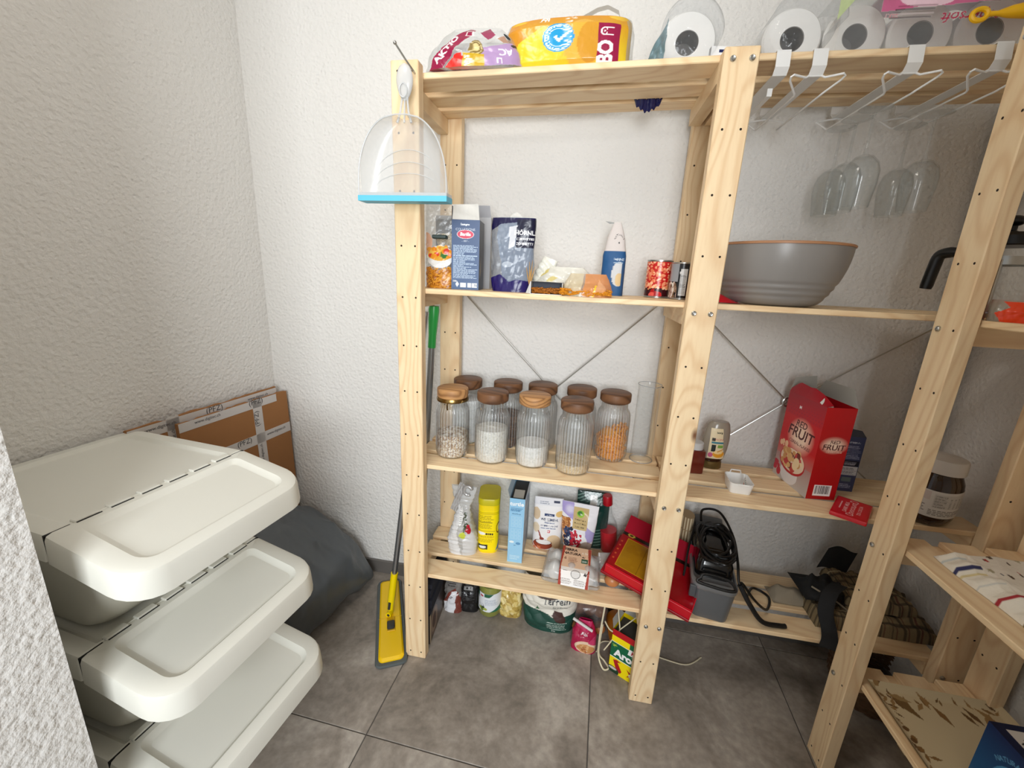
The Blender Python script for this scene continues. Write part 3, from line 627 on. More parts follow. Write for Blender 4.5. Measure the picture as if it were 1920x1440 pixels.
A.poly([(.03, .0), (.055, .0), (.095, .062), (.125, .098), (.095, .104), (.07, .085), (.055, .065), (.035, .05), (.045, .03)], MAR); A.poly([(.03, .035), (.05, .062), (.07, .055), (.06, .02), (.04, .0), (.02, 0)], MAR)
A.text('AKTIO', .060, .040, .024, (255, 246, 246), rot=1.0, bold=.03); A.rect(.092, .078, .115, .094, (255, 240, 240)); A.rect(.095, .080, .113, .092, MAR)
A.poly([(.14, .088), (.185, .105), (.19, .083), (.16, .07)], (150, 62, 90)); A.poly([(.13, .04), (.225, .062), (.23, .01), (.15, -.001)], (172, 142, 184)); A.text('AC', .200, .042, .022, (245, 240, 248), flip=True, bold=.02); A.text('LI', .185, .02, .018, (245, 240, 248), flip=True)
A.ell(.130, .045, .019, .021, (134, 112, 60)); A.ell(.130, .045, .015, .017, (222, 206, 150), inner=.9); A.ell(.130, .045, .009, .010, (220, 200, 140))
A.poly([(.06, 0), (.08, .028), (.10, .03), (.105, 0)], (226, 42, 34)); A.poly([(.10, 0), (.102, .03), (.15, .028), (.15, 0)], (196, 160, 30)); A.text('WISS', .115, .010, .013, (250, 240, 220), rot=PI/2); A.text('SE', .128, .012, .013, (250, 240, 220), rot=PI/2)
A.poly([(.19, .075), (.215, .08), (.215, .06), (.20, .06)], (168, 132, 110)); A.ell(.222, .078, .006, .009, (30, 40, 44)); A.poly([(.218, .055), (.234, .06), (.235, .052), (.22, .047)], (30, 44, 48))
t = thing('crumpled_film_bag', 'crumpled clear bag with maroon and lilac print left of the yellow pack', 'plastic bag', (.185, .085, 1.701), .03)
mb = MB(); bag(mb, A, .25, .13, .100, seed=12, wprof=[(0, 1), (.35, .93), (.7, .72), (1, .45)], dprof=[(0, 1), (.4, .85), (.8, .5), (1, .15)], wr=.012, fr=26, back=(230, 230, 230), balpha=0); part('film', mb, PRF, t, paint=True, ang=2)
mb = MB(); bag(mb, A, .20, .10, .07, seed=22, dprof=[(0, 1), (.5, .8), (1, .2)], wr=.012, fr=30, balpha=0); 
for c_ in mb.c: c_[:, 3] = 0
part('inner_film', mb, film_mat('milky_film', (236, 234, 230), .3, .55, .3), t, ang=2)
# toilet rolls, ends to the front
def roll(label, x, y, z, r=.054, L=.10, group='paper rolls on top of the shelving', sz=1.):
    t = thing('paper_roll', label, 'paper roll', (x, y, z), 0, group); mb = MB(); mb.T = Matrix.Rotation(PI/2, 4, 'X')
    q = wob(int(x*100), 60); mb.lathe([(r*.38, 0), (r*.60, .001), (r*.8, .0015), (r-.004, .001), (r, -.004), (r, -L+.004), (r-.004, -L), (r*.38, -L)], 40, caps=(False, False)); part('paper', mb, PAPER, t)
    mb = MB(); mb.T = Matrix.Rotation(PI/2, 4, 'X'); mb.lathe([(r*.38, .0008), (r*.40, .0006), (r*.40, -L-.0005), (r*.38, -L-.0005)], 28, caps=(False, False)); mb.lathe([(0, -L*.55), (r*.38, -L*.55)], 24, caps=(False, False)); part('core', mb, mat('roll_core', (96, 92, 88), .9), t)
    return t
roll('toilet roll in a clear bag alone on the shelf top', .668, .13, 1.712+.066, .064)
t = thing('clear_bag', 'clear film bag with a teal crumpled end round the single toilet roll', 'plastic bag', (.668, .072, 1.712), 0)
mb = MB(); q = wob(31, 30)
def fn(u, v):
    a = u*2*PI; r = .066+.004*q(np.stack([np.cos(a)*.06, v*.1, np.sin(a)*.06], -1)); k = np.where(v < .25, v/.25, 1)
    return np.stack([np.cos(a)*r*k, -.003+.115*np.clip((v-.2)/.8, 0, 1), .0685+np.sin(a)*r*k], -1)
sheet(mb, fn, 60, 16); part('film', mb, film_mat('creased_film', (250, 251, 252), .30, .08, .08, wr=1.0, wscale=55), t, ang=2)
mb = MB(); q = wob(4, 60)
sheet(mb, lambda u, v: np.stack([-.052-.034*u+.006*q(np.stack([u*.1, v*.1, u*0], -1)), .0+.05*u+.01*q(np.stack([v*.1, u*.1, v*.05], -1)), .002+v*(.085-.06*u)], -1), 24, 24); part('teal_end', mb, mat('teal_film', (108, 134, 142), .3, bump=.8, bscale=60), t, ang=2, label='blue-grey crumpled bag end')
A = Art(.075, .030, (246, 246, 246), .001); A.rect(.069, .0, .075, .030, (206, 40, 66)); A.rect(.018, .019, .029, .024, (26, 38, 92)); A.text('PANTENE', .044, .0185, .007, (90, 92, 110))
carton('small_carton', 'small flat white carton with a red corner behind the middle post top', 'box', (.758, .12, 1.712), .12, .075, .09, .052, {'front': Art(.075, .052, (246, 246, 246), .0012)}, (150, 150, 152))
bx = bpy.data.objects['small_carton']; mb = MB(); P_ = MB(); mb.T = Matrix.Translation((0, -.0006, .021)); A2 = A; u, v = np.meshgrid(np.linspace(0, 1, A.nx), np.linspace(0, 1, A.ny)); mb.grid(np.stack([-.0375+.075*u, 0*u, .030*v], -1), A.C); part('printed_band', mb, PR, bx, paint=True, smooth=False)
# pack of rolls
rolls = [(.888, .125), (1.012, .125), (1.136, .125), (1.262, .125)]
names = ['paper roll in its own clear bag, leftmost in the right bay', 'paper roll under the green clip in the long film pack', 'paper roll behind the strap of the three-glass rack', 'rightmost paper roll, under the yellow handle']
for (x, y), lb in zip(rolls, names): roll(lb, x, y, 1.712+.0622, .0605)
t = thing('clear_bag', 'clear film bag stretched over the leftmost paper roll of the right bay', 'plastic bag', (.888, .07, 1.712), 0)
mb = MB(); q = wob(77, 24)
def fn(u, v):
    a = u*2*PI; r = .0645+.004*q(np.stack([np.cos(a)*.06, v*.1, np.sin(a)*.06], -1)); k = np.where(v < .2, v/.2, 1); x = np.cos(a)*r*k; z = np.sin(a)*r*k
    return np.stack([x+.018*(z > 0)*(x > 0)*k, -.008+.115*np.clip((v-.15)/.85, 0, 1), .067+z], -1)
sheet(mb, fn, 60, 16); part('film', mb, film_mat('creased_film', (250, 251, 252), .30, .08, .08, wr=1.0), t, ang=2)
A = Art(.40, .13, (240, 236, 234), .0014, a=0)
A.poly([(.070, .074), (.13, .080), (.40, .090), (.40, .13), (.070, .13)], (214, 100, 148), a=.85); A.ell(.15, .098, .05, .018, (240, 206, 220))
for k, yy in enumerate((.082, .075, .068, .061)): A.rect(.100-.004*k, yy, .168-.002*k, yy+(.0035 if k % 2 else .002), (112, 64, 74) if k % 2 == 0 else (58, 40, 46), op=.8 if k % 2 else .5)
A.text('supersoft', .228, .068, .026, (176, 30, 74), flip=True, slant=.28, bold=.015); A.text('SILKY', .090, .070, .010, (205, 130, 140), flip=True)
t = thing('roll_pack_wrapper', 'long clear film wrapper with pink print and upside-down lettering round the paper rolls', 'plastic wrapper', (1.150, .062, 1.7125), 0)
mb = MB(); q = wob(15, 16)
def gridP(u, v): return np.stack([-.20+.40*u, -.004+.004*q(np.stack([u*.4, v*.13, u*0], -1)), .125*v+.003*q(np.stack([v*.2, u*.3, v*0], -1))], -1)
u, v = np.meshgrid(np.linspace(0, 1, A.nx), np.linspace(0, 1, A.ny)); mb.grid(gridP(u, v), A.C)
A3 = Art(.40, .12, (226, 196, 210), .006, a=1); A3.rect(0, 0, .09, .12, None); u, v = np.meshgrid(np.linspace(0, 1, A3.nx), np.linspace(0, 1, A3.ny)); mb.grid(np.stack([-.20+.40*u, .12*v, .125+.004*np.sin(u*30)], -1), A3.C)
part('film', mb, PRF, t, paint=True, ang=2)
GR = mat('green_clip_plastic', (104, 160, 66), .35)
mb = MB(); mb.tube([(-.042, 0, -.004), (-.01, 0, .0), (.042, 0, .004)], [.0045, .006, .0055], 8); mb.tube([(-.040, -.006, .002), (.042, -.006, .009)], .0022, 6)
t = thing('bag_clip', 'bright green bag clip on top of the paper roll pack', 'clip', (1.005, .052, 1.812), 0); part('clip_bar', mb, GR, t)
mb = MB(); q = wob(8, 60); sheet(mb, lambda u, v: np.stack([-.038-.026*u, .004*q(np.stack([u*.1, v*.1, v*0], -1)), -.004-.02*u+(v-.5)*.026*(.3+u)], -1), 10, 10); part('gathered_film', mb, mat('green_white_film', (186, 200, 150), .4, bump=.7), t, ang=2)
YE = mat('yellow_plastic', (240, 186, 14), .38)
t = thing('brush_handle', 'yellow plastic handle with a hanging loop lying on the paper rolls', 'handle', (1.186, .046, 1.766), (0, .02, -.12))
mb = MB(); mb.tube([(.012*math.cos(a), .0, .0095*math.sin(a)) for a in np.linspace(0, 2*PI, 20)[:-1]], .0045, 8, True); part('loop', mb, YE, t)
mb = MB(); mb.tube([(.014, 0, 0), (.026, 0, 0), (.045, 0, .001), (.07, 0, .002), (.10, 0, .001), (.17, 0, 0)], [.0045, .004, .0095, .013, .014, .012], 14); part('grip', mb, YE, t)
NV = mat('navy_film', (26, 28, 78), .25, bump=.8, bscale=60)
mb = MB(); q = wob(40, 50); sheet(mb, lambda u, v: np.stack([-.035+.07*u+.004*q(np.stack([u*.1, v*.1, v*0], -1)), .012*(v-.5)+.004*np.sin(u*17), -.004-.028*np.sin(PI*u)**.7*v+.003*np.sin(u*40)], -1), 30, 12)
tag(part('navy_bag', mb, NV, None, loc=(.605, .2205, 1.704), ang=2), 'dark blue crumpled bag end poking down between the top slats', 'plastic bag')
# ------------------------------------------------------------ second shelf, left bay
z2 = 1.200
A = Art(.08, .225, (235, 232, 226), .0011, a=0)     # ring pasta bag
A.blobs(0, 0, .08, .055, 260, .0042, [(212, 140, 34), (186, 112, 22), (232, 164, 56), (150, 84, 14)], ring=True); A.C[(A.Y < .05), 3] = 1; A.C[(A.Y < .05) & (A.C[..., :3].sum(-1) > 2.2), :3] = lin((150, 84, 14))
A.ell(.040, .085, .034, .030, (236, 236, 234)); A.ell(.040, .092, .030, .018, (226, 168, 54)); A.blobs(.012, .085, .068, .112, 26, .007, [(222, 60, 36), (240, 190, 80), (236, 150, 40), (56, 120, 50)])
A.ell(.0, .12, .02, .03, (222, 130, 40), op=.6)
t = thing('pasta_bag', 'bag of ring pasta closed with a dark green clip beside the left post', 'pasta bag', (.078, .135, z2), .1)
mb = MB(); bag(mb, A, .088, .06, .225, seed=2, dprof=[(0, .9), (.3, 1), (.62, .4), (1, .3)], wr=.005, fr=45, balpha=0); part('film', mb, PRF, t, paint=True, ang=2)
mb = MB(); mb.bbox(-.019, .021, -.040, -.018, .132, .142, .002); part('clip', mb, mat('dark_green_plastic', (22, 48, 44), .4), t)
mb = MB(); g = np.random.default_rng(1)
for k in range(170):
    c = Matrix.Translation((g.uniform(-.036, .036), g.uniform(-.022, .020), g.uniform(.006, .055)))@Matrix.Rotation(g.uniform(0, 6), 4, Vector(g.normal(size=3)))
    mb.T = c; mb.tube([(.0042*math.cos(a), .0042*math.sin(a), 0) for a in np.linspace(0, 2*PI, 7)[:-1]], .0014, 4, True)
o = part('pasta_rings', mb, mat('egg_pasta', (214, 148, 40), .6), t); o['kind'] = 'stuff'
A = Art(.09, .20, (40, 38, 36), .0011); A.grad(.19, .20, (150, 150, 150), (190, 190, 190)); A.ell(.045, .125, .046, .032, (52, 50, 48)); A.ell(.045, .13, .043, .022, (178, 150, 96))
for k in range(60):
    g_ = A.rng.random(5); A.ell(.012+.066*g_[0], .118+.028*g_[1], .004+.012*g_[2], .0025+.008*g_[3], [(226, 200, 140), (196, 164, 100), (236, 216, 166), (140, 116, 66)][int(g_[4]*4)], inner=.8)
A.ell(.052, .176, .017, .017, (22, 22, 24)); A.text('FINE', .053, .178, .010, (240, 240, 240), bold=.03); A.text('FOOD', .054, .168, .010, (240, 240, 240), bold=.03)
A.rect(0, 0, .09, .10, (150, 132, 110), op=.8); A.lines(.0, .0, .09, .10, 40, (190, 170, 140), fill=.6)
carton('pasta_carton', 'black carton with a plate of ribbon pasta behind the blue box', 'pasta box', (.082, .198, z2), .05, .09, .045, .204, {'front': A}, (46, 46, 50))
t = thing('open_carton', 'plain grey box with its lid flap up behind the blue pasta box', 'box', (.150, .232, z2), .0)
mb = MB(); faced_box(mb, .09, .05, .205, {}, (172, 172, 174)); mb.add([(-.045, .0, .205), (.045, 0, .205), (.043, -.012, .236), (-.045, -.012, .236)], [(0, 1, 2, 3)], L4((172, 172, 176))); part('carton', mb, PR, t, paint=True, smooth=False)
A = Art(.075, .180, (62, 88, 128), .0008); A.grad(0, .18, (70, 98, 140), (52, 76, 116))
A.text('Lasagne', .036, .166, .0075, (235, 240, 245), bold=.03); A.text('COLLEZIONE', .037, .153, .0088, (196, 205, 220), bold=.0)
A.ell(.037, .1435, .023, .0115, (226, 220, 226)); A.ell(.037, .1435, .0218, .0103, (206, 52, 84)); A.text('Barilla', .037, .1400, .0115, (255, 250, 250), bold=.035, slant=.1)
A.text('- 1877 -', .037, .1245, .006, (190, 200, 215)); A.lines(.004, .030, .071, .117, 27, (186, 206, 228), fill=.5, ragged=.6)
for k, (a0, a1) in enumerate([(.004, .020), (.024, .040), (.044, .055), (.056, .071)]): A.rect(a0, .006, a1, .018, (226, 232, 238) if k > 0 else (70, 98, 140))
A.poly([(.016, .006), (.021, .014), (.016, .022), (.011, .014)], (226, 232, 238)); A.text('500g', .010, .020, .006, (235, 238, 240)); A.text('23', .066, .009, .008, (60, 80, 110))
B = Art(.08, .180, (24, 34, 56), .0015); B.grad(0, .06, (28, 66, 98), (24, 34, 56)); B.poly([(.012, .04), (.03, .09), (.034, .05), (.022, .03)], (134, 124, 104)); B.ell(.03, .12, .02, .03, (44, 52, 70))
t = carton('lasagne_box', 'tall blue lasagne box with a torn white top flap', 'pasta box', (.157, .098, z2), .10, .076, .085, .182, {'front': A, 'right': B}, (40, 56, 90), skip=('top',))
mb = MB(); q = wob(3, 60)
sheet(mb, lambda u, v: np.stack([-.036+.073*u+.003*v*(1-2*u), -.006*v+.004*q(np.stack([u*.1, v*.1, v*0], -1)), .182+v*(.036+.003*u)], -1), 20, 10); part('torn_flap', mb, mat('torn_paper', (214, 212, 206), .9, bump=.6, bscale=60), t, ang=2, label='torn white flap')
mb = MB(); mb.add([(-.038, 0, .182), (-.038, .075, .182), (-.0385, .06, .216), (-.0385, .004, .218)], [(0, 1, 2, 3)]); part('side_flap', mb, mat('navy_card', (26, 34, 58), .5), t, smooth=False)
A = Art(.125, .20, (70, 92, 120), .0011, a=0)     # hoernli bag
NVY = (34, 24, 92)
A.poly([(0, .19), (.0, .165), (.03, .183), (.10, .19), (.125, .18), (.125, .20), (0, .20)], (28, 24, 66)); A.poly([(.0, 0), (.0, .035), (.035, .048), (.06, .028), (.085, .035), (.125, .03), (.125, 0)], NVY)
A.rect(.074, .120, .125, .195, (22, 24, 50)); A.poly([(.052, .175), (.076, .180), (.072, .125), (.056, .115)], (206, 208, 214)); A.text('HÖRNLI', .099, .155, .0155, (240, 240, 242), bold=.03, al='c'); A.text('CORNETTES', .099, .141, .0085, (235, 235, 240), bold=.03); A.text('CORNETTI', .098, .128, .0092, (235, 235, 240), bold=.03)
A.ell(.054, .075, .016, .008, (196, 204, 214), op=.7)
mk = (A.C[..., 3] == 0) & (A.X > .02); A.put(mk & (A.X+A.Y*.2 > .05), (112, 136, 168), a=.42)
t = thing('cornetti_bag', 'half-empty clear and navy bag of cornetti standing right of the blue box', 'pasta bag', (.282, .135, z2), -.03)
mb = MB(); bag(mb, A, .122, .07, .193, seed=6, wprof=[(0, .86), (.2, .96), (.9, 1), (1, .98)], dprof=[(0, 1), (.3, .8), (.8, .55), (1, .45)], wr=.007, fr=34, back=(60, 84, 116), balpha=.55); part('film', mb, PRF, t, paint=True, ang=2)
mb = MB(); q = wob(13, 60); sheet(mb, lambda u, v: np.stack([-.02+.05*u, .0+.006*q(np.stack([u*.1, v*.1, v*0], -1)), .186+.022*v*np.sin(PI*u)], -1), 14, 8); part('torn_top', mb, mat('torn_paper'), t, ang=2)
# open pasta tray and film bags in front
FUS = mat('fusilli_pasta', (222, 150, 30), .55); FUS2 = mat('dark_fusilli_pasta', (178, 108, 30), .6)
def twists(name, parent, n, bx, m, seed, L=.016, r=.0022):
    mb = MB(); g = np.random.default_rng(seed)
    for k in range(n):
        c = Matrix.Translation((g.uniform(bx[0], bx[1]), g.uniform(bx[2], bx[3]), g.uniform(bx[4], bx[5])))@Matrix.Rotation(g.uniform(-.5, .5), 4, 'Z')@Matrix.Rotation(g.uniform(-.35, .35), 4, 'Y')
        mb.T = c; h = np.linspace(0, 1, 7); mb.add([(L*(a-.5), r*s*math.cos(a*9), r*s*math.sin(a*9)) for a in h for s in (-1, 1)]+[(L*(a-.5), r*s*math.cos(a*9+1.57), r*s*math.sin(a*9+1.57)) for a in h for s in (-1, 1)], [(i*2, i*2+1, i*2+3, i*2+2) for i in range(6)]+[(14+i*2, 15+i*2, 17+i*2, 16+i*2) for i in range(6)])
    o = part(name, mb, m, parent, smooth=False); o['kind'] = 'stuff'; return o
t = thing('pasta_tray', 'open white-edged pasta carton lying at the shelf front, full of dark twists', 'pasta box', (.388, .045, z2), .03)
mb = MB(); w, d, h, q = .082, .14, .032, .0012
mb.box(-w/2, w/2, 0, d, 0, q); mb.box(-w/2, -w/2+q, 0, d, 0, h); mb.box(w/2-q, w/2, 0, d, 0, h-.002); mb.box(-w/2, w/2, d-q, d, 0, h); mb.add([(-w/2, .0, h), (w/2, 0, h-.001), (w/2, d, h), (-w/2, d, h)], [(0, 1, 2, 3)]); mb.add([(-w/2, 0, h), (-w/2-.010, -.012, -.0+.002), (-w/2, 0, .001)], [(0, 1, 2)])
part('tray_card', mb, mat('white_card', (228, 228, 226), .5), t, smooth=False)
mb = MB(); mb.box(-w/2+.002, w/2-.002, d*.35, d-.004, .002, h-.002); part('dark_inside', mb, mat('navy_card'), t, smooth=False)
twists('pasta_twists', t, 170, (-.036, .036, .004, .05, .004, .015), FUS2, 3)
t = thing('fusilli_bag', 'lying orange film bag with fusilli spilling forward', 'pasta bag', (.492, .075, z2), 0)
A = Art(.13, .058, (226, 150, 70), .0012, a=.0); A.put((A.X > .055), (228, 140, 52), a=.62); A.poly([(.085, .01), (.10, .045), (.115, .02), (.10, 0)], (240, 170, 110), a=.7); A.poly([(.077, .0), (.088, .03), (.093, .03), (.083, 0)], (244, 196, 20), a=.9); A.put(A.X < .05, (232, 218, 180), a=.5)
mb = MB(); bag(mb, A, .125, .085, .056, seed=41, wprof=[(0, 1), (.5, .95), (1, .72)], dprof=[(0, 1), (.4, .85), (1, .15)], wr=.011, fr=32, back=(230, 170, 100), balpha=.5)
part('film', mb, PRF, t, paint=True, ang=2); twists('fusilli', t, 330, (-.062, .056, -.048, .03, .004, .017), FUS, 5)
t = thing('crumpled_bag', 'crumpled white and yellow film bag lying behind the open pasta carton', 'plastic bag', (.425, .165, z2), -.12)
A = Art(.18, .075, (232, 230, 218), .0014, a=.72); A.blobs(0, 0, .18, .075, 16, .012, [(222, 206, 140), (240, 238, 230)], a=.8) if False else None
A.poly([(.0, .05), (.03, .07), (.04, .06), (.01, .035)], (214, 196, 120), a=.9); A.poly([(.08, .02), (.15, .04), (.16, .03), (.09, .01)], (220, 200, 140), a=.8); A.poly([(.045, .03), (.06, .05), (.075, .045), (.06, .03)], (216, 200, 130), a=.85)
mb = MB(); bag(mb, A, .19, .08, .072, seed=51, wprof=[(0, 1), (.6, .9), (1, .55)], dprof=[(0, 1), (.4, .8), (1, .3)], wr=.016, fr=34, back=(232, 230, 218), balpha=.6)
part('film', mb, PRF, t, paint=True, ang=2)
mb = MB(); bag(mb, Art(.06, .10, (236, 234, 220), .002, a=.8), .06, .05, .10, seed=53, wprof=[(0, 1), (1, .7)], dprof=[(0, 1), (1, .2)], wr=.014, fr=40); mb2 = part('film_tail', mb, PRF, t, paint=True, ang=2, loc=(-.075, .0, 0), rot=(0, .35, 0))
mb = MB()
for dx, h_ in ((-.012, .052), (-.004, .066), (.004, .07), (.011, .055), (0, .045)): mb.tube([(0, 0, 0), (dx*.5, 0, h_*.5), (dx, 0, h_)], [.0012, .0018, .0005], 5)
tag(part('wheat_ear', mb, mat('dried_straw', (176, 138, 84), .7), None, loc=(.338, .098, z2+.015)), 'small dried wheat ear against the navy pasta bag', 'straw')
A = Art(.066, .20, (214, 206, 202), .0010)
A.rect(0, 0, .066, .122, (28, 84, 136)); A.ell(.050, .060, .020, .034, (206, 208, 210)); A.ell(.052, .045, .011, .018, (218, 190, 140)); A.rect(.058, 0, .066, .09, (40, 84, 130)); A.text('FARINE', .047, .097, .009, (200, 214, 226), bold=.02); A.lines(.034, .09, .062, .095, 1, (150, 176, 200)); A.ell(.0, .03, .012, .016, (228, 232, 236))
for k, ch in enumerate('MEHLHAUS'):
    q = 2.6-k*.30; A.text(ch, .045+.016*math.cos(q), .145+.020*math.sin(q), .007, (60, 58, 62), rot=q-PI/2)
A.ell(.045, .145, .0025, .0025, (60, 58, 62))
t = thing('flour_bag', 'slim pointed paper bag, grey above and blue below, before the wall', 'flour bag', (.560, .232, z2), -.1)
mb = MB(); bag(mb, A, .066, .05, .20, seed=61, wprof=[(0, 1), (.55, .98), (.8, .72), (1, .30)], dprof=[(0, 1), (.5, .9), (1, .12)], wr=.002, fr=30, back=(200, 196, 192)); mb.add([(-.022, 0, .196), (.0, -.001, .1985), (-.035, .002, .2035)], [(0, 1, 2)], L4((150, 152, 150)))
part('paper', mb, PRM, t, paint=True, ang=1.2)
def can(name, label, cat, loc, r, h, art, a0, a1, rim=STEEL, body=None, grp=None, rz=0):
    t = thing(name, label, cat, loc, rz, grp); mb = MB(); mb.lathe([(r-.003, .0), (r, .001), (r, .003), (r-.0014, .0045), (r-.0014, h-.0045), (r, h-.003), (r, h-.0005), (r-.0015, h), (r-.0028, h-.003), (0, h-.003)], 40); part('can', mb, body or rim, t)
    mb = MB(); wrap_art(mb, art, r-.0010, .005, a0, a1); part('paper_label', mb, PRT, t, paint=True); return t
A = Art(.215, .093, (196, 30, 28), .0009)
A.rect(0, 0, .215, .022, (60, 18, 22)); A.blobs(.0, .024, .215, .093, 420, .0034, [(240, 150, 110), (226, 120, 80), (250, 190, 150)]); A.blobs(.0, .018, .215, .030, 60, .004, [(236, 150, 100), (250, 190, 150)]); A.blobs(0, 0, .215, .016, 14, .009, [(206, 30, 32), (170, 16, 24), (230, 90, 80)])
A.rect(.060, .040, .092, .068, (206, 34, 26)); A.text('ROTE BOHNEN', .076, .052, .0062, (250, 240, 240), bold=.02); A.text('HARICOTS BLANCS', .076, .0455, .0048, (250, 240, 240)); A.text('FAGIOLI BIANCHI', .076, .039, .0048, (250, 240, 240)); A.text('M', .068, .062, .007, (250, 220, 200)); A.poly([(.065, .008), (.072, .015), (.079, .008), (.072, .003)], (250, 235, 230)); A.poly([(.067, .008), (.072, .0135), (.077, .008), (.072, .004)], (206, 36, 50))
can('bean_can', 'red tin of white beans in tomato sauce', 'tin', (.688, .235, z2), .0355, .103, A, -PI-.35-PI/2+PI, -.35+PI*.5+PI, None or STEEL)
A = Art(.19, .088, (150, 152, 156), .0009); A.rect(0, 0, .19, .042, (20, 20, 22)); A.blobs(.02, .0, .085, .036, 60, .006, [(190, 160, 150), (150, 120, 100), (206, 196, 180), (120, 92, 70)]); A.ell(.045, .018, .020, .022, (236, 230, 220), inner=.86); A.rect(.083, 0, .19, .088, (20, 20, 22)); A.rect(.092, .006, .125, .075, (214, 216, 216)); A.lines(.094, .01, .122, .06, 18, (120, 122, 124)); A.text('ail', .094, .063, .012, (245, 245, 245), bold=.03, rot=.3); A.text('P', .026, .03, .012, (230, 230, 230), bold=.03)
can('mushroom_can', 'grey and black tin half hidden behind the middle post', 'tin', (.742, .185, z2), .0315, .097, A, PI*.86, PI*.86+3.4)
# ------------------------------------------------------------ second shelf, right bay
t = thing('mixing_bowl', 'large grey ribbed bowl with a copper-coloured rim', 'bowl', (.955, .150, z2), 0)
GB = mat('taupe_ceramic', (138, 134, 130), .32, spec=.5)
pr = [(0, .0005), (.082, .0), (.094, .003)]
for k in range(46):
    s = k/45; z = .003+.139*s; r = .094+.058*(math.sin(s*PI/2)**.62); r -= (.0012*(1-math.cos(s*60*1.05)) if .08 < s < .42 else 0); pr.append((r, z))
pr += [(.152, .142), (.149, .142), (.146, .10), (.12, .04), (.07, .006), (0, .005)]
mb = MB(); mb.lathe(pr, 72, caps=(False, False)); part('bowl_body', mb, GB, t, ang=1.2)
mb = MB(); mb.lathe([(.1505, .138), (.1545, .139), (.155, .1425), (.1525, .1445), (.1485, .1440), (.148, .1385)], 72, caps=(False, False)); part('rim', mb, mat('copper_rim', (176, 128, 92), .4), t, label='copper-brown rim')
A = Art(.075, .05, (206, 16, 34), .001); 
for k in range(14):
    for j in range(4): A.ell(.004+k*.0052, .030+j*.004+.0*k, .0014, .001, (240, 170, 176))
t = thing('red_sachet', 'flat red sachet with white dots leaning against the grey bowl', 'sachet', (.822, .075, z2), (0, 0, .0))
mb = MB(); V = [(-.035, 0, 0), (.046, -.006, 0), (.046, .03, 0), (-.035, .05, 0)]
u, v = np.meshgrid(np.linspace(0, 1, A.nx), np.linspace(0, 1, A.ny)); P = np.stack([-.04+.086*u, .0+.045*v, .002+(1-u)*.040*np.sin(np.clip(v*1.2, 0, 1)*PI/2)], -1); mb.grid(P, A.C); mb.grid(np.stack([-.04+.086*u, .0+.045*v, .001+0*u], -1), A.C); part('foil', mb, PRG, t, paint=True, ang=2)
# ------------------------------------------------------------ third shelf: storage jars
z3 = .688
gl = film_mat('ribbed_glass', (251, 252, 252), .55, .03, .05, pw=1.15)
def paint_rib_stripes(m, n):  # milkier stripes stand in for the light bent by the ribs
    t = NT(m); tc = t.new('ShaderNodeTexCoord'); sp = t.new('ShaderNodeSeparateXYZ'); at = t.new('ShaderNodeMath', operation='ARCTAN2'); mu = t.new('ShaderNodeMath', operation='MULTIPLY'); mu.inputs[1].default_value = n
    sn = t.new('ShaderNodeMath', operation='SINE'); ab = t.new('ShaderNodeMath', operation='ABSOLUTE'); pw = t.new('ShaderNodeMath', operation='POWER'); pw.inputs[1].default_value = 4.; zm = t.new('ShaderNodeMapRange'); zm.inputs[1].default_value = .168; zm.inputs[2].default_value = .158
    ml = t.new('ShaderNodeMath', operation='MULTIPLY'); mr = t.new('ShaderNodeMath', operation='MULTIPLY_ADD'); mr.inputs[1].default_value = .27; mr.inputs[2].default_value = .02
    t.link(tc.outputs['Object'], sp.inputs[0]); t.link(sp.outputs[1], at.inputs[0]); t.link(sp.outputs[0], at.inputs[1]); t.link(at.outputs[0], mu.inputs[0]); t.link(mu.outputs[0], sn.inputs[0]); t.link(sn.outputs[0], ab.inputs[0]); t.link(ab.outputs[0], pw.inputs[0])
    t.link(sp.outputs[2], zm.inputs[0]); t.link(pw.outputs[0], ml.inputs[0]); t.link(zm.outputs[0], ml.inputs[1]); t.link(ml.outputs[0], mr.inputs[0])
    for nd in t.n:
        if nd.type == 'MIX_SHADER' and not nd.inputs[0].is_linked: t.link(mr.outputs[0], nd.inputs[0])
paint_rib_stripes(gl, 17)
def jar_meshes():
    rib = lambda a, z: 1+(.030*abs(math.cos(a*17))**1.5 if .012 < z < .168 else 0)
    mb = MB(); R = .0505
    mb.lathe([(0, .004), (.040, .003), (.047, .0015), (.0495, .008), (R, .016), (R, .05), (R, .09), (R, .135), (.0495, .148), (.046, .160), (.0415, .169), (.0405, .172), (.0405, .189)], 136, mod=rib, caps=(False, False)); g = mb.mesh('glass_body', gl, ang=2)
    mb = MB(); mb.lathe([(.0395, .186), (.0395, .190), (.0455, .190), (.047, .192), (.0475, .194), (.0475, .214), (.0465, .2165), (.044, .218), (0, .218)], 48); 
    return g, mb
JG, lidmb = jar_meshes(); LIDS = [lidmb.mesh('wooden_lid', wood('x', tn), ang=.7) for tn in ('walnut', 'acacia')]
band_mb = MB(); band_mb.lathe([(.0415, .176), (.049, .179), (.0495, .184), (.047, .190), (.041, .192)], 40, caps=(False, False)); band_mb.tube([(0, -.049, .180), (.0, -.053, .176), (0, -.0525, .166), (0, -.050, .160)], .0022, 6)
def fill_art(cols, n, r, bg, h): A = Art(.29, h, bg, .0013); A.blobs(0, 0, .29, h, n, r, cols); return A
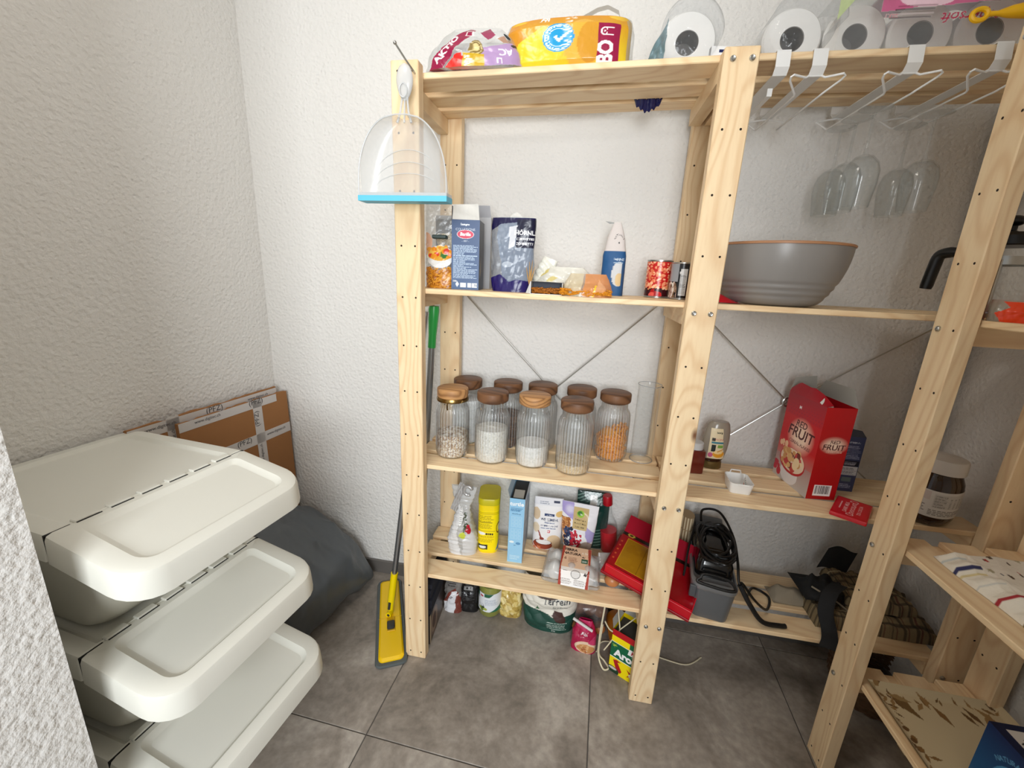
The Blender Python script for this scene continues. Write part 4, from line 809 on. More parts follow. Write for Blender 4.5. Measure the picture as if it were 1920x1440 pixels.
def jar(label, x, y, lid, fill=None, h=.08, top=True, rz=0.):
    t = thing('storage_jar', label, 'jar', (x, y, z3), rz, 'ribbed glass storage jars with wooden lids'); link('glass_body', JG, t)
    l = link('wooden_lid', LIDS[lid], t)
    if fill:
        cols, n, r, bg, bm = fill; A = fill_art(cols, n, r, bg, h); mb = MB(); wrap_art(mb, A, .0478, .0055, -PI/2-PI, -PI/2+PI)
        q = wob(int(x*900), 60); rr, aa = np.meshgrid(np.linspace(1, 0, 8), np.linspace(0, 2*PI, 30)); P = np.stack([.0478*rr*np.cos(aa), .0478*rr*np.sin(aa), .0055+h+(1-rr)*.004+.004*q(np.stack([rr*np.cos(aa)*.05, rr*np.sin(aa)*.05, 0*rr], -1))*(1-rr)], -1)
        mb.grid(P, A.sample(np.random.default_rng(1).random(P.shape[:2]), np.random.default_rng(2).random(P.shape[:2]))); o = part('contents', mb, print_mat('grainy_food', .9, bump=bm, bscale=220), t, paint=True, ang=2); o['kind'] = 'stuff'
    return t
j1 = jar('front jar by the left post, metal-clasped, part filled with brown-white grain', .113, .134, 1, ([(236, 226, 206), (206, 180, 146), (150, 116, 84), (246, 240, 230)], 2600, .0022, (150, 120, 90), 1.), .068)
part('clasp_band', band_mb, mat('brass_band', (150, 120, 72), .25, 1), j1)
jar('front jar filled with white rice, second from the left post', .240, .131, 0, ([(244, 242, 236), (226, 222, 212), (206, 202, 190)], 1600, .0018, (232, 229, 220), 1.), .098)
jar('front jar with a pale acacia lid, white flour in its lower part', .367, .137, 1, ([(240, 238, 234), (226, 224, 218)], 500, .004, (238, 236, 232), .3), .060)
jar('nearest jar, with a few beige grains left at the bottom', .492, .122, 0, ([(214, 190, 150), (196, 168, 122), (232, 214, 180)], 1200, .002, (206, 182, 142), 1.), .024)
j5 = jar('jar of orange penne, rightmost of the lidded jars', .608, .245, 0)
mb = MB(); g = np.random.default_rng(8)
mb.lathe([(0, .006), (.036, .006), (.036, .085), (.02, .095), (0, .097)], 20)
for k in range(420):
    a, rr = g.uniform(0, 2*PI), .044*math.sqrt(g.random()) if k % 2 else .0435; mb.T = Matrix.Translation((rr*math.cos(a)*.93, rr*math.sin(a)*.93, g.uniform(.008, .092+.02*math.cos(a))))@Matrix.Rotation(g.uniform(0, 6), 4, Vector(g.normal(size=3)).normalized()); mb.tube([(0, 0, -.009), (0, 0, .009)], .0034, 6)
o = part('penne', mb, mat('penne_pasta', (228, 150, 18), .5), j5); o['kind'] = 'stuff'
jar('back jar nearest the left post, filled white almost to the top', .126, .258, 0, ([(240, 240, 238), (226, 226, 222)], 300, .004, (238, 238, 236), .3), .145)
jar('back jar of dark brown lentils, second from the left post', .262, .262, 0, ([(96, 66, 44), (66, 44, 30), (130, 94, 64)], 1500, .0024, (84, 58, 40), 1.), .105)
jar('third back jar, empty, its dark lid below the brace ring', .377, .268, 0)
jar('back jar behind the nearest one, empty, lid two-toned', .503, .268, 0)
t = thing('measuring_cylinder', 'tall clear measuring jug with a spout, empty, right of the jars', 'jug', (.707, .250, z3), 0)
mb = MB(); mb.lathe([(0, .008), (.032, .006), (.034, 0), (.036, .004), (.034, .020), (.0335, .06), (.0335, .240), (.035, .248), (.0355, .250)], 48, caps=(False, False), mod=lambda a, z: 1+(.20*max(0, math.cos(a+PI/2-.2))**24 if z > .235 else 0)); part('cylinder', mb, film_mat('thin_glass', (251, 252, 252), .38, .04, .04), t, ang=2)
mb = MB(); mb.tube([(.0352*math.cos(a)*(1+.20*max(0, math.cos(a+PI/2-.2))**24), .0352*math.sin(a)*(1+.20*max(0, math.cos(a+PI/2-.2))**24), .250) for a in np.linspace(0, 2*PI, 61)[:-1]], .0011, 5, True); mb.tube([(.035*math.cos(a), .035*math.sin(a), .002) for a in np.linspace(0, 2*PI, 41)[:-1]], .0013, 5, True); part('rim', mb, film_mat('rim_glass', (210, 214, 216), .5, .3, .05), t)
# ------------------------------------------------------------ third shelf, right bay
RED = (196, 12, 30)
t = thing('syrup_jar', 'dark amber jar with a pale lid behind the middle post', 'jar', (.862, .205, z3), .1)
mb = MB(); mb.bbox(-.030, .018, -.02, .03, 0, .075, .006); part('jar_body', mb, mat('dark_amber', (92, 26, 16), .15, coat=.3), t)
mb = MB(); mb.lathe([(.0215, .075), (.0215, .094), (.019, .096), (0, .096)], 28, cx=-.006, cy=.005); part('lid', mb, mat('pale_grey_lid', (186, 186, 186), .4), t)
t = thing('honey_bottle', 'upside-down squeeze bottle of honey with a gold-brown cap', 'bottle', (.921, .255, z3), 0)
def oval(mb, prof, n=36, col=None):
    P = np.array([[(rx*math.cos(a)+ox, ry*math.sin(a), z) for a in np.linspace(0, 2*PI, n, endpoint=False)] for rx, ry, z, ox in prof]); mb.grid(P, wrap=True); mb.add(P[0], [list(range(n))[::-1]]); mb.add(P[-1], [list(range(n))]); return mb
mb = MB(); oval(mb, [(.029, .020, .001, 0), (.030, .021, .003, 0), (.029, .020, .022, 0), (.026, .018, .024, 0)]); part('cap', mb, mat('bronze_cap', (118, 98, 58), .3, .6), t)
mb = MB(); oval(mb, [(.026, .018, .0245, 0), (.031, .021, .032, 0), (.034, .022, .050, .001), (.036, .023, .048, .001)][:3]); part('honey', mb, mat('honey_dark', (52, 26, 14), .15), t)
mb = MB(); prof = [(.026, .018, .0245, 0), (.033, .021, .035, 0), (.037, .023, .065, .002), (.038, .023, .095, .003), (.035, .021, .125, .004), (.030, .018, .145, .005), (.024, .014, .152, .006)]; oval(mb, prof); part('bottle_body', mb, mat('smoky_bottle', (146, 136, 122), .22, coat=.2), t, ang=1.)
A = Art(.052, .098, (224, 208, 172), .0009); A.C[..., 3] = 1
A.text('honig', .026, .083, .008, (30, 44, 30), bold=.04); A.rect(.006, .058, .016, .068, (50, 40, 30)); A.text('HONIG', .032, .060, .010, (206, 150, 130), bold=.03); A.rect(.006, .050, .046, .056, (58, 124, 140)); A.rect(.008, .024, .020, .046, (26, 34, 34)); A.rect(.026, .036, .042, .046, (120, 158, 70)); A.ell(.032, .016, .018, .012, (226, 156, 40)); A.ell(.03, .022, .014, .006, (240, 210, 150)); A.ell(.008, .012, .007, .008, (196, 90, 130)); A.poly([(.026, .026), (.046, .036), (.046, .032), (.028, .022)], (206, 150, 70))
u, v = np.meshgrid(np.linspace(0, 1, A.nx), np.linspace(0, 1, A.ny)); m_ = ((2*u-1)/1.02)**2+((2*v-1)/1.02)**6
for_ = np.interp(.036+v*.098, [p[2] for p in prof], [p[1] for p in prof]); rx_ = np.interp(.036+v*.098, [p[2] for p in prof], [p[0] for p in prof]); xx = (.004+(u-.5)*.050); yy = -for_*np.sqrt(np.clip(1-(xx/rx_)**2, 0.05, 1))-.0008
C = A.C.copy(); mb = MB(); mb.grid(np.stack([xx, yy, .036+v*.098], -1), C); part('paper_label', mb, PR, t, paint=True)
t = thing('small_tray', 'small white handled plastic basket at the shelf front holding a paper scrap', 'basket', (.955, .083, z3), -.06)
mb = MB(); w, d, h = .062, .075, .032
rings(mb, [rring(-w*.43, w*.43, 0.004, d-.006, .010, .010, 0.0005), rring(-w/2, w/2, -.002, d, .012, .012, h), rring(-w/2+.0016, w/2-.0016, 0, d-.002, .011, .011, h), rring(-w*.43+.0015, w*.43-.0015, .006, d-.008, .009, .009, .0025)], cap0=True, cap1=True); part('basket_body', mb, WHITE, t, ang=.9)
mb = MB(); mb.tube([(-.015, d-.001, h-.002), (-.012, d, h+.008), (.012, d, h+.008), (.015, d-.001, h-.002)], .002, 6); part('handle', mb, WHITE, t)
mb = MB(); mb.tube([(-.012, -.003, h-.001), (.016, -.003, h-.001)], .0022, 6); part('lip', mb, WHITE, t)
A = Art(.04, .05, (232, 230, 224), .0012); A.poly([(0, 0), (.018, .0), (.01, .022)], (206, 60, 50)); A.text('al', .024, .03, .012, (60, 60, 70), bold=.02); A.lines(.02, .01, .036, .026, 3, (70, 120, 110))
mb = MB(); u, v = np.meshgrid(np.linspace(0, 1, A.nx), np.linspace(0, 1, A.ny)); mb.grid(np.stack([.004+.024*u*(1-.8*v), .010+.02*u+.006*np.sin(v*4), .010+.046*v], -1), A.C)
o = part('paper_scrap', mb, PR, None, paint=True, loc=(.957, .083, z3), ang=2); tag(o, 'torn paper scrap with a red corner standing in the white basket', 'paper')
# cereal box
W1, D1, H1 = .077, .162, .262
A = Art(D1, H1, (200, 14, 26), .0010); A.grad(0, .085, (196, 188, 182), (170, 120, 116)); A.grad(.075, .12, (190, 110, 104), (206, 18, 26)); A.grad(.20, H1, (190, 8, 30), (160, 4, 30))
for k in range(12):
    for j in range(4): A.rect(.016+k*.012+(j % 2)*.006, .205+j*.009, .020+k*.012+(j % 2)*.006, .208+j*.009, (150, 10, 50), op=.6)
A.glow(.088, .150, .060, .056, (244, 214, 190)); 
A.text('RED', .083, .176, .026, (70, 20, 26), bold=.015, slant=.12); A.text('FRUIT', .088, .144, .042, (80, 22, 28), bold=.02, slant=.12); A.text('CEREAL FLAKES', .090, .124, .013, (96, 30, 34), bold=.01, slant=.1); A.text('M', .062, .226, .012, (236, 230, 230), bold=.03)
A.ell(.073, .030, .040, .030, (226, 220, 220)); A.ell(.076, .070, .058, .038, (186, 20, 36)); A.ell(.076, .073, .054, .034, (232, 206, 180))
A.blobs(.035, .048, .115, .098, 46, .010, [(222, 176, 116), (240, 214, 170), (196, 60, 60), (206, 150, 90), (236, 226, 206), (120, 50, 40)])
mkk = ((A.X-.076)/.054)**2+((A.Y-.073)/.034)**2; A.blobs(.0, .005, .03, .045, 7, .010, [(150, 20, 40), (190, 40, 60)]); A.blobs(.01, .098, .04, .112, 5, .006, [(236, 190, 150)])
B = Art(W1, H1, (176, 6, 16), .0011); B.grad(.09, H1, (176, 6, 14), (190, 10, 20)); B.glow(.040, .158, .038, .026, (244, 214, 190)); B.text('RED', .042, .163, .014, (80, 22, 28), bold=.01, slant=.1); B.text('FRUIT', .042, .145, .022, (80, 22, 28), bold=.02, slant=.1); B.text('CEREAL FLAKES', .044, .137, .006, (226, 180, 160)); B.bars(.016, .010, .062, .042)
t = carton('cereal_box', 'open red fruit cereal carton, the tallest box in the right bay', 'cereal box', (1.1665, .114, z3), .13, W1, D1, H1, {'left': A, 'front': B}, (176, 8, 22), skip=('top',))
mb = MB(); F_ = Art(D1, .05, (168, 4, 30), .0025); u, v = np.meshgrid(np.linspace(0, 1, F_.nx), np.linspace(0, 1, F_.ny)); ht = np.interp(u, [0, .16, .22, .45, .55, .75, 1], [.010, .030, .034, .030, .032, .024, .004]); mb.grid(np.stack([-W1/2+.012*v*(.3+u), D1-D1*u, H1+ht*v], -1), F_.C); part('torn_front_flap', mb, PR, t, paint=True, smooth=False)
mb = MB(); mb.add([(-W1/2+.013, .034, H1+.013), (-W1/2+.021, .006, H1-.004), (-W1/2+.006, .004, H1-.014), (-W1/2+.000, .030, H1+.0)], [(0, 1, 2, 3)]); A = None; o = part('price_sticker', mb, mat('paper_sticker', (214, 214, 208), .6), t, smooth=False); o.location = (-.0016, -.001, .004)
mb = MB(); mb.add([(W1/2, 0, H1), (W1/2, D1, H1), (W1/2+.004, D1-.02, H1+.042), (W1/2+.004, .03, H1+.044)], [(0, 1, 2, 3)]); mb.add([(W1/2, D1, H1), (-W1/2, D1, H1), (-W1/2+.012, D1+.006, H1+.040), (W1/2-.005, D1+.006, H1+.048)], [(0, 1, 2, 3)]); part('inner_flap', mb, CARDIN, t, smooth=False, label='grey inside of the open flaps')
mb = MB(); mb.add([(-W1/2+.001, .001, H1-.03), (W1/2-.001, .001, H1-.03), (W1/2-.001, D1-.001, H1-.03), (-W1/2+.001, D1-.001, H1-.03)], [(0, 1, 2, 3)]); part('inside', mb, mat('dark_inside', (60, 58, 56), .9), t, smooth=False)  # dark sheet below the rim paints the shade inside the open box
A = Art(.046, .165, (58, 64, 96), .0011); A.text('ORIGINAL', .022, .146, .006, (200, 206, 220)); A.lines(.004, .10, .042, .140, 9, (150, 156, 180)); A.rect(.003, .078, .044, .094, (24, 26, 40)); A.lines(.008, .081, .040, .092, 3, (170, 170, 180)); A.rect(.004, .050, .044, .076, (196, 196, 196)); A.lines(.006, .052, .042, .074, 6, (120, 120, 126)); A.rect(.010, .030, .034, .044, (96, 110, 110)); A.lines(.008, .010, .038, .026, 3, (150, 156, 180))
t = carton('biscuit_box', 'narrow dark blue carton with an open top behind the cereal box', 'box', (1.262, .186, z3), .02, .046, .09, .165, {'front': A}, (44, 48, 76), skip=('top',))
mb = MB(); mb.add([(-.023, 0, .165), (-.023, .09, .165), (-.018, .075, .190), (-.02, .02, .184)], [(0, 1, 2, 3)]); mb.add([(-.023, .0, .165), (.023, 0, .165), (.020, .018, .178), (-.02, .02, .184)], [(0, 1, 2, 3)]); mb.add([(.023, 0, .165), (.023, .09, .165), (.005, .09, .182), (.004, .02, .178)], [(0, 1, 2, 3)]); part('top_flap', mb, mat('slate_card', (64, 68, 80), .45), t, smooth=False)
A = Art(.105, .075, (206, 10, 28), .0009); A.text('DARK MILK', .05, .046, .013, (240, 190, 190), bold=.015); A.text('CHOCOLATE', .05, .030, .013, (240, 190, 190), bold=.015); A.text('72% COCOA', .05, .015, .011, (240, 190, 190), bold=.01); A.ell(.094, .037, .007, .010, (240, 200, 200), inner=.8); A.ell(.008, .037, .006, .009, (240, 200, 200), inner=.75); A.lines(.03, .062, .08, .068, 1, (240, 190, 190))
t = thing('chocolate_tin', 'flat red tin with pale lettering lying at the shelf front', 'tin', (1.214, .060, z3+.0002), .95)
mb = MB(); mb.bbox(-.060, .060, -.038, .038, 0, .012, .004); part('tin_body', mb, mat('red_tin', (196, 8, 24), .22, coat=.4), t)
u, v = np.meshgrid(np.linspace(0, 1, A.nx), np.linspace(0, 1, A.ny)); mb = MB(); mb.grid(np.stack([-.0525+.105*u, -.034+.068*v, .0123+0*u], -1), A.C); part('printed_top', mb, PRT, t, paint=True, smooth=False)
# hazelnut spread jar
t = thing('spread_jar', 'big jar of dark spread with a white lid right of the right-hand front post', 'jar', (1.389, .070, z3), .15); t.scale = (1.12, 1.12, 1.12)
mb = MB(); P = []
prof = [(.030, .0), (.037, .004), (.042, .018), (.044, .045), (.045, .075), (.043, .100), (.037, .116), (.032, .122), (.032, .126)]
n = 48
P = np.array([[(r*1.12*math.cos(a), r*.86*math.sin(a), z) for a in np.linspace(0, 2*PI, n, endpoint=False)] for r, z in prof]); mb.grid(P, wrap=True); mb.add(P[0], [list(range(n))[::-1]]); part('jar_body', mb, mat('chocolate_glass', (40, 20, 14), .08, coat=.5), t, ang=1.)
mb = MB(); mb.lathe([(.0395, .124), (.040, .127), (.0395, .150), (.038, .154), (.035, .1555), (0, .1555)], 60, mod=lambda a, z: 1+.006*math.cos(a*40) if .128 < z < .15 else 1); part('lid', mb, mat('worn_white_lid', (206, 202, 196), .4), t)
A = Art(.125, .062, (212, 210, 206), .0009); A.rect(.0, .04, .035, .06, (200, 190, 186)); A.ell(.012, .036, .007, .005, (150, 40, 40)); A.lines(.003, .012, .030, .030, 5, (110, 108, 106)); A.rect(.04, .024, .095, .056, (198, 196, 192)); A.lines(.042, .026, .062, .054, 9, (120, 118, 116))
for k in range(4): A.lines(.066+k*.008, .026, .070+k*.008, .050, 7, (130, 128, 126), words=False)
A.lines(.036, .006, .10, .020, 4, (110, 108, 106)); A.text('G', .116, .022, .024, (30, 24, 22), bold=.06); A.ell(.016, .006, .003, .003, (30, 30, 30))
u, v = np.meshgrid(np.linspace(0, 1, A.nx), np.linspace(0, 1, A.ny)); a_ = -PI/2-1.55+2.9*u; zz = .026+.062*v-.006*np.sin(u*PI)+.004; r_ = np.interp(zz, [p[1] for p in prof], [p[0] for p in prof])+.0006
mb = MB(); mb.grid(np.stack([r_*1.12*np.cos(a_), r_*.86*np.sin(a_), zz], -1), A.C); part('paper_label', mb, PR, t, paint=True)
# ------------------------------------------------------------ bottom shelf, left bay
z4 = .304
SIL = mat('silver_foil', (196, 196, 196), .22, .55, bump=.7, bscale=38)
t = thing('foil_bag', 'crumpled silver and clear bag of dried flowers with a red and a green fruit', 'bag', (.140, .185, z4), .0)
A = Art(.10, .245, (214, 214, 212), .0012, a=.55); A.poly([(0, 0), (.05, 0), (.035, .09), (.045, .15), (.02, .19), (.0, .12)], (226, 226, 226), a=.96); A.poly([(.055, 0), (.10, 0), (.10, .08), (.08, .11), (.06, .06)], (216, 216, 216), a=.85); A.ell(.045, .14, .010, .03, (240, 240, 238), a=.95)
for k in range(9): A.rect(.037, .118+k*.006, .053, .1195+k*.006, (120, 120, 116))
g = np.random.default_rng(4)
for k in range(7):
    x, y = .04+.03*g.random(), .05+.08*g.random(); A.poly([(x, y), (x+.02*g.random(), y+.03), (x+.002+.02*g.random(), y+.03)], (60, 70, 46), a=.9)
A.ell(.083, .100, .012, .017, (176, 24, 44)); A.ell(.056, .076, .0105, .013, (196, 206, 70)); A.blobs(.06, .10, .09, .14, 6, .004, [(60, 76, 40)])
mb = MB(); bag(mb, A, .105, .07, .245, seed=71, wprof=[(0, .95), (.2, 1), (.5, .62), (.72, .45), (.85, .72), (1, .85)], dprof=[(0, 1), (.3, .95), (.55, .6), (.75, .3), (1, .12)], wr=.013, fr=38, back=(200, 200, 198), balpha=.6); part('film', mb, PRF, t, paint=True, ang=2)
mb = MB(); q = wob(90, 50); sheet(mb, lambda u, v: np.stack([-.042+.03*v+.02*u, -.02+.01*v+.008*q(np.stack([u*.1, v*.2, v*0], -1)), .165+.10*v-.01*u], -1), 12, 20); mb.tube([(.016+.014*math.cos(a), -.012, .235+.016*math.sin(a)) for a in np.linspace(.3, 5.2, 18)], .006, 8); part('foil_ears', mb, SIL, t, ang=2)
# yellow powder can
A = Art(.085, .195, (250, 224, 0), .0010); A.grad(.165, .195, (246, 218, 10), (236, 204, 0))
for z_ in (.158, .152): A.rect(0, z_, .085, z_+.0012, (200, 176, 0))
A.lines(.003, .125, .055, .150, 4, (150, 132, 20)); A.rect(.002, .120, .050, .1215, (90, 80, 20)); A.lines(.003, .098, .05, .117, 4, (170, 150, 20)); A.rect(.002, .088, .060, .0895, (60, 56, 30)); A.ell(.020, .078, .012, .006, (238, 238, 230)); 
for k in range(4): A.rect(.033+k*.0055, .073, .037+k*.0055, .080, (50, 46, 30))
A.lines(.003, .045, .058, .070, 5, (190, 160, 10)); A.rect(.010, .016, .038, .034, (36, 40, 36)); A.ell(.024, .025, .011, .005, (226, 232, 226)); A.rect(.012, .018, .036, .0195, (220, 190, 20)); A.ell(.071, .098, .009, .022, (124, 60, 24), inner=.75); A.ell(.075, .10, .006, .014, (236, 230, 220)); A.poly([(.062, .01), (.085, .02), (.085, .055), (.074, .045)], (60, 110, 170))
t = thing('powder_tub', 'tall yellow plastic tub with an olive-yellow lid', 'tub', (.228, .178, z4), (0, 0, .16))
mb = MB(); nn = 80; prof = [(.94, 0, .0), (1, 0, .008), (1, 0, .15), (.985, 0, .153), (1, 0, .156), (1, 0, .175), (.96, 0, .195)]
def rrect(w, d, r, n=16):
    P = []
    for cx_, cy_, a0 in ((w/2-r, d-r, 0), (-w/2+r, d-r, PI/2), (-w/2+r, r, PI), (w/2-r, r, 1.5*PI)):
        for k in range(n): a = a0+k*PI/2/(n-1); P.append((cx_+r*math.cos(a), cy_+r*math.sin(a)))
    return np.array(P)
R0 = rrect(.072, .105, .022)
R_ = np.vstack([R0[32:], R0[:32]]); # start at the front-left corner
R_ = np.roll(R0, -32, axis=0); per = np.r_[0, np.cumsum(np.linalg.norm(np.diff(np.vstack([R_, R_[:1]]), axis=0), axis=1))]
s_ = np.linspace(0, per[-1], 240, endpoint=False); xs = np.interp(s_, per, np.r_[R_[:, 0], R_[0, 0]]); ys = np.interp(s_, per, np.r_[R_[:, 1], R_[0, 1]])
zz = np.linspace(0, .195, 160); sc = np.interp(zz, [p[2] for p in prof], [p[0] for p in prof]); P = np.stack([xs[None]*sc[:, None], (ys[None]-.05)*sc[:, None]+.05, np.tile(zz[:, None], (1, 240))], -1)
uu = np.tile(np.clip(s_/.105, 0, 1)[None], (160, 1)); vv = np.tile((zz/.195)[:, None], (1, 240)); C = A.sample(uu, vv).copy(); C[:, s_ > .105] = L4((248, 220, 4)); mb.grid(P, C, wrap=True); mb.add(P[-1], [list(range(240))], C[-1]); part('tub_body', mb, print_mat('printed_plastic', .3), t, paint=True, ang=1.)
mb = MB(); k_ = len(R0); P = np.array([[(x*s, (y-.05)*s+.05, z) for x, y in R0] for s, z in ((1.03, .186), (1.035, .188), (1.035, .205), (1.0, .209))]); mb.grid(P, wrap=True); mb.add(P[-1], [list(range(k_))]); part('lid', mb, mat('olive_yellow_lid', (196, 184, 16), .4), t, ang=.7, label='duller olive-yellow lid')
# light blue carton
A = Art(.050, .240, (150, 200, 232), .0009); A.text('turtle', .024, .214, .020, (248, 250, 252), bold=.03); A.rect(.004, .204, .044, .2055, (60, 120, 170)); A.lines(.004, .194, .044, .203, 2, (50, 110, 160)); A.text('Multi Flakes', .024, .182, .006, (60, 110, 150))
for r_ in range(3):
    for c_ in range(3): A.rect(.008+c_*.0122, .135+r_*.0135, .018+c_*.0122, .147+r_*.0135, (186, 220, 240)); A.rect(.0088+c_*.0122, .1358+r_*.0135, .0172+c_*.0122, .1462+r_*.0135, (156, 204, 234))
for r_ in range(3):
    for c_ in range(3): A.rect(.008+c_*.0122, .090+r_*.0135, .018+c_*.0122, .102+r_*.0135, (180, 216, 238)); A.rect(.0088+c_*.0122, .0908+r_*.0135, .0172+c_*.0122, .1012+r_*.0135, (152, 202, 232))
A.ell(.012, .078, .008, .004, (226, 236, 240)); A.ell(.034, .074, .008, .005, (90, 146, 190)); A.text('BIO', .024, .064, .005, (60, 110, 150)); A.lines(.008, .012, .042, .030, 3, (196, 224, 240))
B = Art(.155, .240, (176, 190, 202), .002); B.grad(0, .24, (150, 160, 172), (176, 196, 214)); B.blobs(0, 0, .155, .24, 30, .012, [(196, 206, 214), (140, 150, 164), (206, 210, 214)]); B.text('turtle', .08, .19, .03, (70, 100, 140), bold=.02)
t = carton('flakes_carton', 'tall light blue carton standing open beside the yellow tub', 'cereal box', (.3275, .155, z4), .02, .050, .155, .240, {'front': A, 'right': B}, (150, 196, 226), skip=('top',))
mb = MB(); mb.add([(-.0245, .001, .225), (.0245, .001, .225), (.0245, .154, .225), (-.0245, .154, .225)], [(0, 1, 2, 3)]); part('inside', mb, mat('dark_inside'), t, smooth=False)  # shade inside the open carton, put in as a dark sheet
mb = MB(); mb.add([(-.016, .012, .236), (.018, .012, .236), (.018, .055, .243), (-.016, .055, .243)], [(0, 1, 2, 3)]); part('inner_flap', mb, CARDIN, t, smooth=False)
mb = MB(); mb.add([(-.025, 0, .24), (-.025, .155, .24), (-.034, .15, .262), (-.034, .01, .262)], [(0, 1, 2, 3)]); mb.add([(.025, .155, .24), (-.025, .155, .24), (-.02, .157, .262), (.02, .157, .262)], [(0, 1, 2, 3)]); part('top_flap', mb, mat('pale_blue_card', (176, 200, 218), .5), t, smooth=False)
# flour bag
A = Art(.102, .185, (240, 238, 238), .0009); A.rect(0, .160, .102, .185, (226, 226, 230)); A.lines(.02, .165, .055, .176, 2, (150, 156, 170)); A.rect(.068, .170, .090, .177, (34, 44, 76)); A.ell(.010, .13, .014, .022, (216, 192, 160)); A.ell(.092, .135, .014, .011, (226, 190, 120)); A.ell(.012, .08, .012, .018, (226, 208, 180))
A.rect(.038, .126, .074, .135, (30, 52, 100)); A.text('La Farine', .056, .128, .006, (230, 236, 244), bold=.02); A.text('WEISSMEHL', .058, .108, .0145, (48, 62, 96), bold=.015, sx=.85); A.text('Fleur farine', .058, .099, .0075, (90, 110, 150)); A.text('FARINE BLANCHE', .058, .088, .0075, (60, 74, 110), bold=.01); A.lines(.028, .080, .088, .086, 1, (110, 124, 160)); A.rect(.052, .066, .061, .075, (206, 30, 50)); A.rect(.0555, .0675, .0575, .0735, (255, 255, 255)); A.rect(.0535, .0695, .0595, .0715, (255, 255, 255))
A.ell(.075, .035, .024, .024, (222, 194, 156)); A.ell(.095, .018, .018, .016, (214, 186, 150)); A.ell(.038, .018, .034, .018, (156, 66, 40)); A.ell(.040, .028, .031, .011, (120, 46, 30)); A.ell(.041, .029, .027, .009, (238, 236, 234)); A.poly([(.018, .070), (.022, .070), (.036, .042), (.030, .040)], (146, 54, 40)); A.ell(.034, .042, .008, .005, (136, 46, 34)); A.blobs(.0, .0, .03, .012, 6, .004, [(206, 120, 80)])
t = thing('flour_bag', 'white paper bag of flour printed with a brown bowl and spoon', 'flour bag', (.424, .275, z4), .04)
mb = MB(); bag(mb, A, .102, .055, .192, seed=81, wprof=[(0, .97), (.1, 1), (.9, 1), (1, .98)], dprof=[(0, 1), (.2, 1.1), (.8, .7), (.93, .3), (1, .08)], wr=.003, fr=26, back=(236, 234, 232)); part('paper', mb, PRM, t, paint=True, ang=1.2)
# muesli pouch
A = Art(.125, .185, (236, 234, 238), .0009); A.poly([(0, .185), (.04, .185), (.05, .12), (.0, .15)], (170, 156, 210)); A.poly([(.088, .115), (.125, .09), (.125, .06), (.10, .05), (.092, .08)], (178, 166, 212)); A.glow(.028, .16, .02, .02, (214, 208, 232))
A.rect(.0, .075, .032, .132, (176, 112, 60)); A.blobs(0, .04, .032, .130, 170, .0032, [(206, 140, 80), (150, 88, 44), (226, 172, 112)]); A.ell(.062, .045, .044, .042, (226, 226, 228), op=1); A.ell(.064, .050, .040, .038, (244, 244, 244)); A.blobs(.012, .030, .042, .098, 60, .0050, [(40, 50, 84), (62, 76, 116), (28, 34, 62)]); A.blobs(.036, .018, .080, .062, 44, .0052, [(176, 20, 44), (206, 44, 66), (140, 12, 34)]); A.blobs(.040, .055, .078, .092, 16, .0046, [(186, 28, 50), (206, 60, 80)])
A.ell(.10, .03, .03, .03, (150, 120, 96), op=.8); A.rect(.0, .0, .125, .012, (120, 100, 90), op=.5)
A.rect(.042, .098, .094, .172, (200, 174, 120)); A.ell(.066, .150, .013, .012, (150, 196, 60)); A.ell(.064, .152, .008, .008, (60, 120, 40)); A.text('Bio', .070, .146, .007, (230, 240, 200), bold=.02); A.text('Granola Nature', .068, .128, .0062, (70, 56, 36)); A.text('Beeren & Nüsse', .068, .116, .0062, (70, 56, 36)); A.text('Baies et Noix', .068, .105, .0062, (70, 56, 36))
t = thing('granola_pouch', 'stand-up pouch printed with berries and a tan paper label', 'pouch', (.533, .262, z4), -.12)
mb = MB(); bag(mb, A, .126, .062, .192, seed=84, wprof=[(0, .66), (.15, .78), (.5, .93), (1, 1)], dprof=[(0, 1), (.3, .9), (.7, .4), (1, .05)], wr=.004, fr=28, back=(226, 224, 230)); part('pouch_film', mb, PRG, t, paint=True, ang=1.4)
A = Art(.115, .215, (20, 56, 50), .0012)
for k in range(9): A.poly([(-.03+k*.02, .18), (.03+k*.02, .215), (.036+k*.02, .215), (-.024+k*.02, .18)], (110, 140, 130))
A.rect(.046, .170, .070, .205, (196, 196, 192)); A.text('Coffee', .058, .186, .006, (90, 90, 90))
for k in range(6): A.poly([(.07, .01+k*.012), (.115, .02+k*.012), (.115, .024+k*.012), (.07, .014+k*.012)], (90, 124, 112))
t = thing('coffee_bag', 'dark green striped bag standing behind the berry pouch', 'bag', (.578, .318, z4), 0)
mb = MB(); bag(mb, A, .115, .045, .212, seed=86, dprof=[(0, 1), (.8, .8), (1, .15)], wr=.002, fr=26, back=(20, 56, 50)); part('bag_foil', mb, PRG, t, paint=True, ang=1.2)
t = thing('syrup_bottle', 'clear glass bottle with red cap, filled with red syrup', 'bottle', (.648, .300, z4), (-.0, -.12, 0)); t.scale = (1.1, 1.1, 1.12)
mb = MB(); mb.lathe([(0, .002), (.026, .001), (.028, .006), (.028, .085), (.024, .105), (.013, .130), (.0115, .165), (.012, .172)], 36, caps=(False, False)); part('glass_body', mb, film_mat('bottle_glass', (252, 253, 253), .4, .02, .04), t)
mb = MB(); mb.lathe([(0, .004), (.0262, .004), (.0262, .074), (0, .074)], 32, caps=(False, False)); part('syrup', mb, mat('red_syrup', (190, 2, 26), .2), t)
